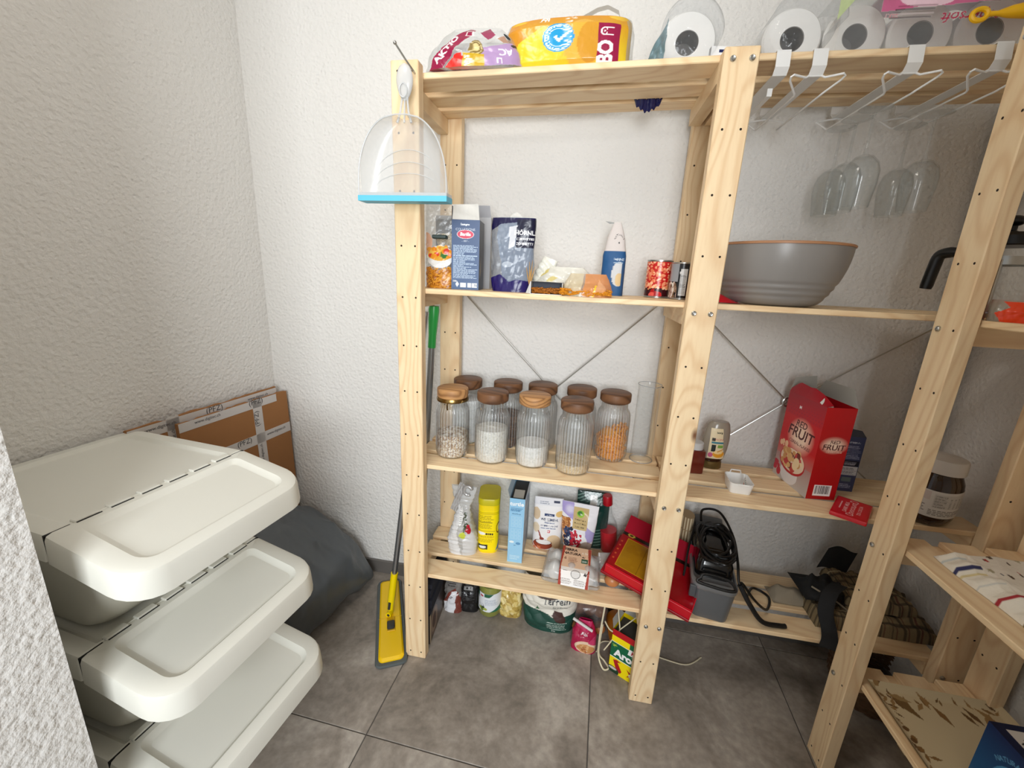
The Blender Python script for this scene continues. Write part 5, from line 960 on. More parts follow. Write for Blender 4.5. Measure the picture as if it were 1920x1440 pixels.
mb = MB(); mb.lathe([(.0145, .162), (.015, .164), (.015, .190), (.0138, .193), (0, .193)], 28, mod=lambda a, z: 1+.03*math.cos(a*24) if z < .19 else 1); part('cap', mb, mat('red_cap', (170, 12, 30), .35), t)
# egg carton
EC = film_mat('egg_plastic', (240, 240, 240), .4, .34, .12); EG = mat('egg_shell', (232, 226, 216), .5)
t = thing('egg_carton', 'clear plastic six-egg carton with a printed paper band at the shelf front', 'egg box', (.520, .124, z4), -.06); t.scale = (1.13, 1.13, 1.13)
mb = MB(); mb2 = MB()
for i in range(3):
    for j in range(2):
        e = MB(); e.ball((-.046+i*.046, -.026+j*.048, .034), .0205, 14, (1, 1, 1.25)); e_ = part('egg', e, EG, None)
        e_.location = (.520, .124, z4); e_.rotation_euler = (0, 0, -.06); e_.scale = (1.13, 1.13, 1.13); tag(e_, 'white egg in the clear carton, '+('front' if j == 0 else 'back')+' row, '+('left', 'middle', 'right')[i], 'egg', 'eggs in the clear carton')
uu, vv = np.meshgrid(np.linspace(-1, 1, 76), np.linspace(-1, 1, 56))
ed = np.clip((1-np.maximum(np.abs(uu)**6, np.abs(vv)**6))*2.6, 0, 1); bumps = np.maximum.reduce([np.exp(-(((uu*.078-cx_)/.019)**2+((vv*.056-cy_)/.020)**2)) for cx_ in (-.046, 0, .046) for cy_ in (-.026, .022)])
zz = .032+ed*(.016+.020*bumps); mb.grid(np.stack([uu*.078*(1-.05*(np.abs(vv) > .9)), vv*.056, zz], -1)); mb.grid(np.stack([uu*.080, vv*.058, .030-ed*(.012+.017*bumps)], -1)); part('shell', mb, EC, t, ang=2)
A = Art(.082, .135, (222, 184, 152), .0009); A.grad(.0, .055, (240, 238, 236), (238, 230, 222)); A.text('TERRA', .024, .118, .0125, (50, 24, 18), bold=.05, al='c'); A.text('NATURA', .029, .104, .0125, (50, 24, 18), bold=.05); A.text('6 Eier', .068, .112, .010, (240, 226, 212), bold=.02); A.text('6', .012, .084, .014, (110, 60, 40)); A.lines(.020, .076, .046, .096, 4, (150, 100, 76)); A.rect(.056, .078, .074, .094, (40, 84, 60)); A.lines(.058, .082, .072, .090, 2, (220, 230, 220)); A.poly([(.056, .099), (.061, .104), (.063, .099), (.067, .104), (.064, .097)], (50, 30, 24))
A.ell(.045, .036, .013, .013, (110, 106, 102)); A.ell(.045, .036, .0115, .0115, (216, 212, 208)); A.lines(.01, .042, .028, .046, 1, (120, 110, 104)); A.poly([(.066, .036), (.070, .046), (.073, .040), (.078, .048), (.074, .034)], (50, 40, 34)); A.lines(.006, .006, .036, .022, 5, (150, 140, 134)); A.lines(.042, .006, .076, .022, 5, (150, 140, 134))
A.poly([(0, 0), (.008, 0), (.003, .06), (.008, .135), (0, .135)], (164, 56, 36)); A.poly([(.082, 0), (.073, 0), (.078, .06), (.072, .135), (.082, .135)], (164, 56, 36))
u, v = np.meshgrid(np.linspace(0, 1, A.nx), np.linspace(0, 1, A.ny)); s = v*.135; yb = np.interp(s, [0, .042, .135], [-.0605, -.050, .042]); zb = np.interp(s, [0, .042, .135], [.020, .060, .072])
mb = MB(); mb.grid(np.stack([-.036+.082*u+.004, yb, zb-.0], -1), A.C); part('paper_band', mb, PR, t, paint=True, ang=.5)
# red gift box
t = thing('gift_box', 'big flat red chocolate box with a gold window tilted behind the middle post', 'box', (.856, .010, z4+.004))
ax = Vector((-.235, .098, .040)).normalized(); ay = Vector((.062, .160, .050)); ay = (ay-ax*ay.dot(ax)).normalized(); az = (-ax).cross(ay)
t.rotation_euler = Matrix((( -ax.x, ay.x, az.x), (-ax.y, ay.y, az.y), (-ax.z, ay.z, az.z))).to_euler()
RB = mat('red_card', (206, 10, 34), .4, var=.12, vscale=30); DR = mat('dark_red_card', (150, 4, 24), .4)
mb = MB(); mb.bbox(-.272, 0, 0, .165, 0, .010, .001); part('tray', mb, DR, t, smooth=False)
mb = MB(); mb.bbox(-.262, -.002, .004, .012, .008, .044, .001); mb.bbox(-.004, -.001, .004, .16, .008, .044, .0005); part('side_wall', mb, RB, t, smooth=False)
A = Art(.26, .15, (150, 6, 20), .0018); A.rect(.022, .012, .152, .128, (206, 150, 30)); A.rect(.024, .014, .150, .126, (156, 110, 14)); A.blobs(.034, .024, .14, .116, 16, .010, [(160, 114, 16), (150, 104, 12)]); A.rect(.088, .014, .0895, .126, (116, 80, 10)); A.rect(.0, .134, .26, .15, (30, 10, 8)); A.ell(.028, .142, .012, .008, (180, 150, 60)); A.ell(.028, .142, .006, .004, (60, 30, 10))
for k in range(5): A.rect(.006, .03+k*.018, .011, .036+k*.018, (206, 90, 50))
u, v = np.meshgrid(np.linspace(0, 1, A.nx), np.linspace(0, 1, A.ny)); mb = MB(); mb.grid(np.stack([-.262+.26*u, .012+.15*v, .040+.002*np.sin(v*PI)], -1), A.C); part('window_card', mb, print_mat('printed_gloss', .2, coat=.4), t, paint=True)
mb = MB(); mb.add([(-.262, .160, .040), (-.002, .160, .040), (-.002, .205, .075), (-.262, .205, .075)], [(0, 1, 2, 3)]); mb.add([(-.262, .160, .038), (-.002, .160, .038), (-.002, .207, .073), (-.262, .207, .073)], [(0, 1, 2, 3)]); part('raised_lid', mb, mat('crimson_card', (150, 8, 34), .75, spec=.15), t, smooth=False)
mb = MB(); bag(mb, Art(.05, .075, (170, 160, 150), .003, a=.35), .055, .05, .075, seed=95, wr=.010, fr=50, balpha=.35)
t = thing('film_bag', 'crumpled clear film bag between the egg carton and the red box', 'plastic bag', (.628, .175, z4), .2); part('film', mb, PRF, t, paint=True, ang=2)
ON = mat('onion_skin', (186, 120, 70), .35, bump=.3, bscale=20, var=.3, vscale=12)
mb = MB(); mb.ball((0, 0, .020), .021, 20, (1.15, 1, .95)); tag(part('onion', mb, ON, None, loc=(.648, .118, z4)), 'small brown onion under the left end of the red box', 'onion')
# ------------------------------------------------------------ bottom shelf, right bay
A = Art(.05, .205, (206, 190, 158), .0014)
for k in range(7): A.rect(.004+k*.007, 0, .0055+k*.007, .205, (130, 104, 74))
for z_ in (.04, .10, .16): A.rect(0, z_, .05, z_+.0015, (150, 124, 90))
t = thing('rolled_mat', 'upright beige slatted mat squeezed behind the middle post', 'mat', (.882, .262, z4), .02)
mb = MB(); P = []
A.w = .05; wrap = MB(); a_ = np.linspace(0, 2*PI, 60, endpoint=False); zz = np.linspace(0, .205, 60); P = np.array([[(.020*math.cos(a), .030*math.sin(a), z) for a in a_] for z in zz]); uu = np.tile(np.abs(np.linspace(-1, 1, 60))[None], (60, 1)); mb.grid(P, A.sample(uu, np.tile(np.linspace(0, 1, 60)[:, None], (1, 60))), wrap=True); mb.add(P[-1], [list(range(60))], L4((170, 146, 110))); part('slatted_mat', mb, PRM, t, paint=True)
GA = mat('grey_appliance', (104, 106, 108), .35, .2); BG = mat('black_gloss', (10, 10, 11), .12, coat=.4); RIMM = mat('silver_plastic', (150, 152, 154), .25, .5)
t = thing('appliance_bin', 'grey tub-shaped kitchen appliance with black cables coiled on its top', 'appliance', (.918, .035, z4), -.17)
mb = MB(); b0 = rrect(.098, .255, .02); b1 = rrect(.118, .275, .025)
P = np.array([[(x, y+.008, .0) for x, y in b0], [(x, y+.006, .006) for x, y in b0*1.02], [(x, y, .098) for x, y in b1]]); mb.grid(P, wrap=True); mb.add(P[0], [list(range(len(b0)))[::-1]]); part('tub', mb, GA, t, ang=.9)
P = np.array([[(x*1.03, y-.002, .098) for x, y in b1], [(x*1.04, (y-.137)*1.03+.137-.002, .104) for x, y in b1], [(x*1.04, (y-.137)*1.03+.137-.002, .116) for x, y in b1], [(x*.94, (y-.137)*.95+.137, .121) for x, y in b1], [(x*.88, (y-.137)*.93+.137, .112) for x, y in b1]]); mb = MB(); mb.grid(P, wrap=True); mb.add(P[-1], [list(range(len(b1)))]); part('rim', mb, RIMM, t, ang=.8)
mb = MB(); P = np.array([[(x*s, (y-.137)*s2+.150, z) for x, y in b1] for s, s2, z in ((.86, .8, .112), (.84, .78, .150), (.70, .66, .172), (.35, .4, .178))]); mb.grid(P, wrap=True); mb.add(P[-1], [list(range(len(b1)))]); part('motor_top', mb, BG, t, ang=.9)
mb = MB(); mb.bbox(-.050, .035, .200, .262, .118, .190, .006); part('switch_block', mb, mat('dark_grey_plastic', (52, 53, 54), .35), t)
for sx in (-.046,): mb = MB(); mb.bbox(sx-.018, sx+.0, -.006, .004, .070, .108, .002); part('latch', mb, mat('dark_silver_plastic', (92, 94, 98), .3, .4), t)
CBL = mat('black_cable', (12, 12, 12), .4)
def smooth_path(P, n=8):
    P = [Vector(p) for p in P]; out = []
    for i in range(len(P)-1):
        p0, p1, p2, p3 = P[max(0, i-1)], P[i], P[i+1], P[min(len(P)-1, i+2)]
        for k in range(n):
            s = k/n; out.append(.5*((2*p1)+(-p0+p2)*s+(2*p0-5*p1+4*p2-p3)*s*s+(-p0+3*p1-3*p2+p3)*s**3))
    return out+[P[-1]]
t = thing('power_cable', 'black power cable coiled over the grey appliance, its end hanging to the shelf', 'cable', (.918, .035, z4), -.17)
mb = MB(); g = np.random.default_rng(3)
mb.tube(smooth_path([(-.035, .20, .20), (-.03, .235, .222), (.02, .24, .222), (.055, .17, .19), (.06, .08, .165), (.062, .03, .13), (.075, .04, .12), (.115, .05, .07), (.165, .10, .012), (.185, .17, .006), (.145, .19, .010), (.115, .12, .03), (.09, .04, .085)]), .0038, 8)
for k in range(9):
    cx_, cy_ = g.uniform(-.01, .01), .115+g.uniform(-.03, .03); a0 = g.uniform(0, 6)
    mb.tube(smooth_path([(cx_+(.042+.008*g.random())*math.cos(a0+q*.8), cy_+(.085+.02*g.random())*math.sin(a0+q*.8), .175+.012*g.random()+k*.001) for q in range(7)]), .0038, 7)
mb.tube(smooth_path([(-.04, .0, .135), (-.045, -.008, .125), (.02, -.012, .122), (.05, -.006, .125), (.03, .01, .14), (-.03, .01, .142), (-.04, .0, .13)]), .0042, 7)
mb.tube(smooth_path([(-.055, .17, .19), (-.068, .12, .15), (-.075, .07, .09), (-.082, .06, .03), (-.074, .05, .010), (-.08, .10, .02), (-.066, .16, .10)]), .0032, 7)
part('cord', mb, CBL, t)
mb = MB(); mb.tube(smooth_path([(.070, .020, .118), (.095, .012, .075), (.125, .018, .030), (.16, .035, .009), (.185, .052, .008)]), [.006]*9*3+[.0072]*6, 10) if False else mb.tube(smooth_path([(.066, .030, .122), (.10, .022, .070), (.14, .030, .022), (.19, .050, .009), (.205, .056, .008)], 6), .0068, 10); part('plug_sleeve', mb, mat('black_rubber', (18, 18, 19), .5), t)
# folded cloth heap with a strap
PLA = Art(.30, .16, (128, 112, 82), .002)
for k in range(8): PLA.rect(.015+k*.04, 0, .022+k*.04, .16, (52, 44, 34), op=.75); PLA.rect(.030+k*.04, 0, .032+k*.04, .16, (84, 34, 30), op=.8)
for k in range(5): PLA.rect(0, .012+k*.034, .30, .020+k*.034, (46, 40, 32), op=.7); PLA.rect(0, .027+k*.034, .30, .029+k*.034, (196, 184, 150), op=.7)
def cloth(mb, art, f, nu=90, nv=50):
    u, v = np.meshgrid(np.linspace(0, 1, nu), np.linspace(0, 1, nv)); P = f(u, v); mb.grid(P, art.sample(u, v) if art else None)
CL = print_mat('woven_cloth', .9, bump=.3, bscale=120)
t = thing('plaid_cloth', 'crumpled tartan cloth heap on the bottom shelf behind the right-hand post', 'cloth', (1.38, .16, z4), 0)
mb = MB()
for s_, (ox, oy, oz, L_, W_, H_) in enumerate([(.045, .02, .0, .23, .20, .050), (.03, .045, .040, .19, .15, .045), (-.105, -.03, .0, .11, .10, .060)]):
    q = wob(100+s_, 34); q2 = wob(120+s_, 70)
    def f(u, v):
        x = (u-.5)*L_; y = (v-.5)*W_; e = np.clip((1-np.maximum(np.abs(2*u-1)**4, np.abs(2*v-1)**4))*3, 0, 1)**.5; n_ = q(np.stack([x, y, x*0+s_], -1)); n2 = q2(np.stack([x, y, y*0], -1))
        return np.stack([ox+x*(1+.06*n_), oy+y*(1+.08*n2), np.maximum(oz+e*H_*(.8+.35*n_+.15*n2), .001)], -1)
    cloth(mb, PLA, f)
part('plaid_fabric', mb, CL, t, paint=True, ang=2)
BK = mat('black_fabric', (26, 27, 29), .8, bump=.3, bscale=150); BEI = mat('beige_fabric', (150, 140, 122), .9, bump=.3, bscale=120)
t = thing('strap_bag', 'dark folded bag with a flat strap hanging over the bottom shelf edge', 'bag', (1.262, .13, z4), 0)
mb = MB(); q = wob(140, 30)
cloth(mb, None, lambda u, v: np.stack([.02+(u-.5)*.15+.0*v, .06+(v-.5)*.12, np.maximum(.085+.030*q(np.stack([u*.15, v*.12, u*0], -1))-.06*(2*u-1)**4-.05*(2*v-1)**4, .05)], -1), 40, 30)
cloth(mb, None, lambda u, v: np.stack([.075+(u-.5)*.09+.02*v, .13+.01*u, .075+v*.075+.01*np.sin(u*5)-.02*(1-v)*u], -1), 24, 24); part('dark_fabric', mb, BK, t, ang=2)
mb = MB(); pth = smooth_path([(.035, .02, .10), (-.005, -.015, .095), (-.025, -.045, .055), (-.020, -.07, .015), (-.030, -.098, .004), (-.045, -.118, -.004)]); V = []; 
for i, p in enumerate(pth): V += [(p.x-.018, p.y+.006, p.z), (p.x+.018, p.y-.006, p.z), (p.x+.018, p.y-.006, p.z+.0022), (p.x-.018, p.y+.006, p.z+.0022)]
mb.add(V, [(i*4+k, i*4+(k+1) % 4, i*4+4+(k+1) % 4, i*4+4+k) for i in range(len(pth)-1) for k in range(4)]+[(0, 1, 2, 3), tuple(len(V)-1-k for k in range(4))]); part('strap', mb, BK, t)
mb = MB(); q = wob(150, 30); cloth(mb, None, lambda u, v: np.stack([-.07+(u-.5)*.11, .06+(v-.5)*.07, np.maximum(.035+.018*q(np.stack([u*.15, v*.1, u*0], -1))-.03*(2*u-1)**4-.03*(2*v-1)**4, .003)], -1), 30, 24); mb.tube([(-.03, .03, .075), (.03, -.0, .055), (.065, -.02, .035)], .003, 6); part('beige_flap', mb, BEI, t, ang=2, label='beige cloth flap with a pale cord')
# ------------------------------------------------------------ on the floor under the left bay
t = thing('capsule_box', 'dark box with a round brown emblem behind the foot of the left post', 'box', (.032, .055, 0), .06)
A = Art(.24, .115, (70, 58, 52), .0015); A.grad(0, .115, (96, 80, 68), (40, 36, 38)); A.ell(.05, .058, .042, .052, (120, 96, 80)); A.ell(.05, .058, .034, .044, (150, 126, 104)); A.ell(.05, .058, .022, .030, (74, 46, 34)); A.rect(.0, .0, .012, .115, (190, 170, 140))
mb = MB(); faced_box(mb, .062, .24, .115, {'right': A}, (52, 46, 46)); part('carton', mb, PR, t, paint=True, smooth=False)
NF = mat('navy_fabric', (26, 28, 40), .85, bump=.4, bscale=60)
t = thing('folded_textile', 'dark navy folded textile stacked on the emblem box behind the left post', 'textile', (.032, .06, .1155), .06)
for k in range(6):
    mb = MB(); mb.bbox(-.034+.002*(k % 2), .032+.002*(k % 3), .0+.004*(k % 2), .21, k*.020, k*.020+.019, .006); part('fold', mb, NF, t)
A = Art(.072, .145, (120, 116, 112), .0011); A.rect(0, 0, .072, .04, (226, 224, 226)); A.poly([(.0, .04), (.02, .08), (.05, .10), (.072, .06), (.072, .0), (.045, .0), (.05, .04)], (120, 56, 46)); A.poly([(.015, .045), (.035, .085), (.055, .09), (.05, .02), (.03, .0), (.01, .0)], (232, 232, 236)); A.text('hi', .034, .058, .016, (50, 40, 60), bold=.03, rot=.6); A.lines(.014, .105, .058, .138, 4, (50, 50, 50), fill=.5)
t = thing('coffee_pouch', 'white and brown crumpled coffee pouch on the floor beside the emblem box', 'pouch', (.092, .232, 0), 0)
mb = MB(); bag(mb, A, .072, .05, .15, seed=201, wprof=[(0, 1), (.5, .85), (1, .95)], dprof=[(0, 1), (.5, .8), (1, .3)], wr=.010, fr=40, back=(120, 116, 112)); part('foil', mb, PRG, t, paint=True, ang=2)
A = Art(.075, .14, (20, 20, 22), .0011); A.rect(.018, .090, .052, .105, (150, 150, 150)); A.bars(.020, .092, .050, .104, bg=(160, 160, 160)); A.lines(.012, .055, .06, .085, 4, (60, 60, 62)); A.ell(.036, .07, .018, .012, (46, 46, 50), inner=.8)
t = thing('black_pouch', 'crumpled black vacuum pouch with a barcode on the floor', 'pouch', (.150, .250, 0), .1)
mb = MB(); bag(mb, A, .075, .055, .14, seed=203, dprof=[(0, 1), (.5, .8), (1, .3)], wr=.010, fr=36, back=(20, 20, 22)); part('foil', mb, PRG, t, paint=True, ang=2)
t = thing('olive_jar', 'glass jar of green olives with a white label on the floor', 'jar', (.229, .250, 0), 0)
mb = MB(); mb.lathe([(0, .001), (.034, .001), (.042, .006), (.0435, .02), (.0435, .115), (.040, .130), (.034, .140), (.034, .150)], 44, caps=(False, False)); part('glass_body', mb, film_mat('bottle_glass'), t)
mb = MB(); mb.lathe([(0, .004), (.038, .004), (.0418, .010), (.0418, .114), (.038, .128), (0, .130)], 36, caps=(False, False)); part('olives_in_brine', mb, mat('olive_brine', (142, 144, 62), .2, var=.25, vscale=45), t)
mb = MB(); mb.lathe([(.036, .148), (.0365, .165), (.034, .168), (0, .168)], 32); part('lid', mb, mat('dark_green_plastic'), t)
A = Art(.12, .078, (232, 236, 240), .0010); A.rect(0, .058, .012, .078, (30, 80, 60)); A.poly([(.038, .064), (.058, .064), (.075, .078), (.038, .078)], (40, 100, 70)); A.ell(.026, .066, .008, .004, (190, 60, 70)); A.poly([(.12, 0), (.06, 0), (.12, .03)], (44, 110, 84)); A.rect(0, .053, .014, .055, (40, 90, 70)); A.lines(.040, .030, .095, .056, 6, (170, 180, 196))
for (x, y, c) in ((.020, .012, (150, 170, 60)), (.032, .016, (60, 80, 40)), (.042, .011, (170, 184, 80)), (.028, .006, (110, 130, 50))): A.ell(x, y, .008, .0055, c)
A.poly([(.014, .036), (.030, .018), (.026, .018)], (40, 44, 44)); A.poly([(.030, .036), (.040, .018), (.036, .018)], (40, 44, 44))
mb = MB(); wrap_art(mb, A, .0440, .030, -PI/2-1.15, -PI/2+1.55); part('paper_label', mb, PR, t, paint=True)
GP = mat('golden_pasta', (206, 178, 96), .45, bump=.5, bscale=40, var=.2, vscale=30)
t = thing('noodle_bag', 'clear bag of golden butterfly pasta on the floor next to the olive jar', 'pasta bag', (.308, .262, 0), 0)
A = Art(.09, .12, (210, 184, 104), .0013); A.blobs(0, 0, .09, .12, 90, .010, [(220, 196, 120), (190, 160, 80), (230, 212, 150), (170, 140, 66)])
mb = MB(); bag(mb, A, .088, .06, .115, seed=207, dprof=[(0, 1), (.5, .9), (1, .35)], wprof=[(0, .95), (.5, 1), (1, .8)], wr=.011, fr=44, back=(200, 176, 100)); part('filled_bag', mb, PRG, t, paint=True, ang=2)
A = Art(.19, .19, (226, 222, 210), .0012)
A.poly([(0, 0), (.19, 0), (.19, .082), (.12, .060), (.10, .072), (0, .085)], (24, 70, 58)); A.poly([(.115, .085), (.145, .085), (.160, .045), (.125, .052), (.11, .07)], (66, 36, 30)); A.text('Terrein', .122, .118, .030, (50, 54, 60), bold=.02, rot=.12); A.text('Bio-Erde', .136, .100, .014, (120, 126, 120), rot=.12); A.ell(.09, .15, .045, .022, (86, 70, 62)); A.ell(.09, .152, .038, .016, (226, 222, 210)); A.ell(.09, .152, .030, .010, (90, 74, 64)); A.poly([(.052, .080), (.06, .100), (.066, .082)], (60, 110, 70))
A.lines(.095, .018, .165, .050, 5, (190, 206, 196), fill=.35, ragged=.1); A.text('20 l', .12, .006, .010, (210, 220, 214))
t = thing('soil_bag', 'slumped white and dark green sack on the floor, print half folded', 'bag', (.455, .255, 0), -.05)
mb = MB(); bag(mb, A, .200, .13, .205, seed=211, wprof=[(0, .90), (.3, .98), (.5, 1), (.9, 1.02), (1, .95)], dprof=[(0, .85), (.2, 1), (.45, .85), (.6, 1), (1, .6)], wr=.013, fr=24, back=(222, 220, 208)); part('sack', mb, PRM, t, paint=True, ang=2)
t = thing('onion_net', 'dark net of brown onions behind the pink bag', 'net bag', (.600, .262, 0), 0)
g = np.random.default_rng(5); mb = MB(); q = wob(215, 40)
A = Art(.12, .16, (60, 26, 22), .003, a=.35); bag(mb, A, .13, .10, .17, seed=215, wr=.006, fr=30, back=(60, 26, 22), balpha=.35); part('net', mb, PRF, t, paint=True, ang=2)
for k in range(6):
    o = MB(); o.ball((0, 0, 0), .024, 16, (1, 1, .9)); x, y, z = (-.038+.038*(k % 3)), -.028+.030*(k//3), .024+.046*(k//3); e = part('onion', o, ON, None, loc=(.600+x, .262+y, z), rot=(g.uniform(-.6, .6), g.uniform(-.6, .6), 0)); tag(e, 'brown onion in the dark net, '+('bottom' if k < 3 else 'upper')+' layer, '+('left', 'middle', 'right')[k % 3], 'onion', 'onions in the net')
A = Art(.085, .11, (176, 18, 70), .0011); A.ell(.050, .022, .036, .022, (236, 206, 176)); A.ell(.052, .018, .030, .016, (206, 146, 90)); A.blobs(.028, .006, .076, .028, 16, .004, [(226, 176, 120), (176, 106, 60), (240, 214, 180)]); A.text('Aljn', .044, .064, .015, (240, 220, 226), bold=.03); A.poly([(0, .09), (.05, .075), (.085, .11), (0, .11)], (200, 50, 100)); A.poly([(.06, .04), (.085, .07), (.085, .03)], (200, 60, 106))
t = thing('pink_bag', 'small magenta bag with a baked-food picture, shut by a white clip', 'bag', (.585, .165, 0), -.12)
mb = MB(); bag(mb, A, .086, .055, .115, seed=221, wprof=[(0, 1), (.6, .95), (.85, .7), (1, .5)], dprof=[(0, 1), (.5, .85), (1, .2)], wr=.008, fr=36, back=(176, 18, 70)); part('foil', mb, PRG, t, paint=True, ang=2)
mb = MB(); mb.tube([(-.042, -.018, .122), (.026, -.026, .098)], .0048, 8); part('clip', mb, mat('white_clip', (226, 222, 220), .4), t)
# seasoning carton, turned to the left behind the middle post
A = Art(.125, .165, (248, 224, 0), .0009); A.rect(0, .142, .125, .165, (184, 12, 26)); A.rect(0, .062, .125, .118, (4, 98, 62)); A.rect(.060, .100, .125, .142, (16, 104, 60)); A.rect(0, .0595, .125, .062, (240, 244, 236)); A.rect(0, .118, .062, .1195, (250, 250, 240))
A.poly([(.056, .100), (.060, .122), (.125, .124), (.125, .100)], (240, 240, 238)); A.text('Knorr', .092, .105, .020, (176, 20, 40), bold=.03, slant=.2); A.text('Aromat', .070, .070, .036, (250, 250, 250), bold=.045); A.lines(.07, .094, .12, .098, 1, (220, 236, 226))
for k in range(4): A.poly([(.012+.008*math.cos(k*.785), .106+.008*math.sin(k*.785)), (.012-.008*math.cos(k*.785)+.0015, .106-.008*math.sin(k*.785)), (.012-.008*math.cos(k*.785), .106-.008*math.sin(k*.785)+.0015), (.012+.008*math.cos(k*.785), .106+.008*math.sin(k*.785)+.0015)], (200, 220, 60))
A.poly([(.012, .050), (.024, .055), (.040, .052), (.028, .047), (.045, .020), (.040, .010), (.026, .016)], (176, 26, 28)); A.ell(.012, .008, .024, .016, (30, 60, 40)); A.ell(.014, .016, .014, .005, (206, 200, 190)); A.poly([(.06, .012), (.075, .022), (.09, .012), (.078, .030), (.09, .044), (.074, .034), (.058, .044), (.070, .026)], (176, 26, 28)); A.ell(.075, .024, .007, .008, (240, 236, 220))
t = thing('seasoning_carton', 'open yellow, green and red seasoning carton on the floor by the middle post', 'box', (.7275, .062, 0), 0)
fa = thing  # carton front faces the doorway, turned a little
t.rotation_euler = (0, 0, -.50)
mb = MB(); faced_box(mb, .125, .085, .165, {'front': A}, (226, 200, 10), skip=('top',)); part('carton', mb, PR, t, paint=True, smooth=False); t.location = (.722, .064, 0)
mb = MB(); mb.add([(-.0615, .001, .150), (.0615, .001, .150), (.0615, .084, .150), (-.0615, .084, .150)], [(0, 1, 2, 3)]); part('inside', mb, mat('dark_inside'), t, smooth=False)  # dark sheet stands for the shaded depth of the carton
mb = MB(); mb.add([(-.0625, .085, .165), (.0625, .085, .165), (.055, .092, .196), (.02, .094, .204), (-.05, .092, .200)], [(0, 1, 2, 3, 4)]); mb.add([(-.0625, 0, .165), (-.0625, .085, .165), (-.074, .07, .186), (-.074, .015, .184)], [(0, 1, 2, 3)]); part('open_flap', mb, CARDIN, t, smooth=False, label='grey inside flaps')
CW = mat('white_cable', (226, 216, 186), .45)
mb = MB()
mb.tube(smooth_path([(.640, .120, .285), (.632, .100, .20), (.628, .095, .12), (.632, .10, .04), (.65, .085, .006), (.668, .095, .003), (.655, .12, .003), (.636, .135, .02), (.64, .15, .12)]), .0028, 7)
mb.tube(smooth_path([(.675, .13, .285), (.682, .13, .20), (.688, .10, .15), (.66, .10, .15), (.640, .10, .18)]), .0022, 7)
mb.tube(smooth_path([(.690, .10, .16), (.66, .095, .10), (.646, .092, .075)]), .002, 7); mb.tube(smooth_path([(.690, .10, .16), (.74, .12, .20), (.76, .13, .215)]), .0018, 6)
mb.tube(smooth_path([(.63, .15, .003), (.66, .20, .003), (.78, .19, .003), (.86, .17, .003), (.93, .165, .003), (.985, .205, .003)]), .0022, 7)
tag(part('white_cable', mb, CW, None), 'tangled cream white cable hanging to the floor left of the middle post', 'cable')
t = thing('orange_bottle', 'orange-brown plastic bottle lying behind the white cable', 'bottle', (.700, .275, .045), (PI/2, 0, .1)); mb = MB(); mb.lathe([(0, 0), (.036, .002), (.040, .01), (.040, .09), (.036, .105), (.018, .115), (.016, .13), (0, .131)], 28); part('bottle_body', mb, mat('orange_plastic', (206, 124, 26), .2), t)
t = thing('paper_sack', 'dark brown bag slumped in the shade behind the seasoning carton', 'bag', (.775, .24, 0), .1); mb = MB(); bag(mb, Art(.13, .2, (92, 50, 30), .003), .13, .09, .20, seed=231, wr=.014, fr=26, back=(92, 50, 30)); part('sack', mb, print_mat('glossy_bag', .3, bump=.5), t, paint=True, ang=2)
# ------------------------------------------------------------ mop, broom, hose beside the left post
YP = mat('mop_yellow', (240, 196, 4), .35); ALU = mat('brushed_alu', (176, 178, 180), .3, .9)
t = thing('flat_mop', 'flat mop with yellow plate and steel pole, left of the shelving', 'mop', (-.116, .125, 0), math.atan2(.345, -.175)-PI/2)
def ovr(L, W, r, z, tp=1.): return [(x*(1-(1-tp)*(y/L+.5)) , y, z) for x, y in [(x_, y_-L/2) for x_, y_ in rrect(W, L, r)]]
mb = MB(); rg = [ovr(.395, .100, .02, .001, .9), ovr(.40, .104, .02, .006, .9), ovr(.395, .100, .02, .012, .9)]; P = np.array(rg); mb.grid(P, wrap=True); mb.add(P[-1], [list(range(P.shape[1]))]); part('mop_pad', mb, mat('grey_microfibre', (84, 90, 90), .9, bump=.6, bscale=120), t)
mb = MB(); P = np.array([ovr(.375, .082, .016, .0125, .85), ovr(.375, .082, .016, .017, .85), ovr(.355, .070, .012, .0215, .85)]); mb.grid(P, wrap=True); mb.add(P[-1], [list(range(P.shape[1]))]); part('plate', mb, YP, t, ang=.5)
mb = MB(); mb.bbox(-.040, .040, -.014, -.0125, .0212, .0222, .0003); mb.bbox(-.012, .016, -.075, -.012, .0205, .024, .0012); part('plate_hinge', mb, mat('mop_yellow_dark', (206, 160, 2), .4), t)
mb = MB(); mb.bbox(-.012, .014, -.070, -.034, .023, .031, .006); part('release_button', mb, mat('dark_grey_plastic'), t)
R3 = t.matrix_basis.to_3x3() if False else Matrix.Rotation(t.rotation_euler.z, 3, 'Z')
def wl(p): v = R3.inverted()@(Vector(p)-Vector(t.location)); return v
pb = Vector((-.118, .125, .03)); pt_ = Vector((.024, .145, 1.128)); dr = (pt_-pb).normalized()
mb = MB(); mb.tube([wl(pb+Vector((0, -.012, 0))), wl(pb+Vector((0, .012, 0)))], .010, 14); mb.tube([wl(pb+dr*.02), wl(pb+dr*.05), wl(pb+dr*.06), wl(pb+dr*.175)], [.012, .013, .0135, .0125], 14); part('yoke', mb, mat('yoke_yellow', (246, 218, 0), .3), t)
mb = MB(); mb.tube([wl(pb+Vector((0, -.0125, 0))), wl(pb+Vector((0, .0125, 0)))], .0055, 12); mb.tube([wl(pb+dr*.028+Vector((0, -.012, 0))), wl(pb+dr*.058+Vector((0, -.012, 0)))], .005, 8); part('joint', mb, mat('dark_grey_plastic'), t)
mb = MB(); mb.tube([wl(pb+dr*.16), wl(pt_)], .0095, 16); part('pole', mb, ALU, t)
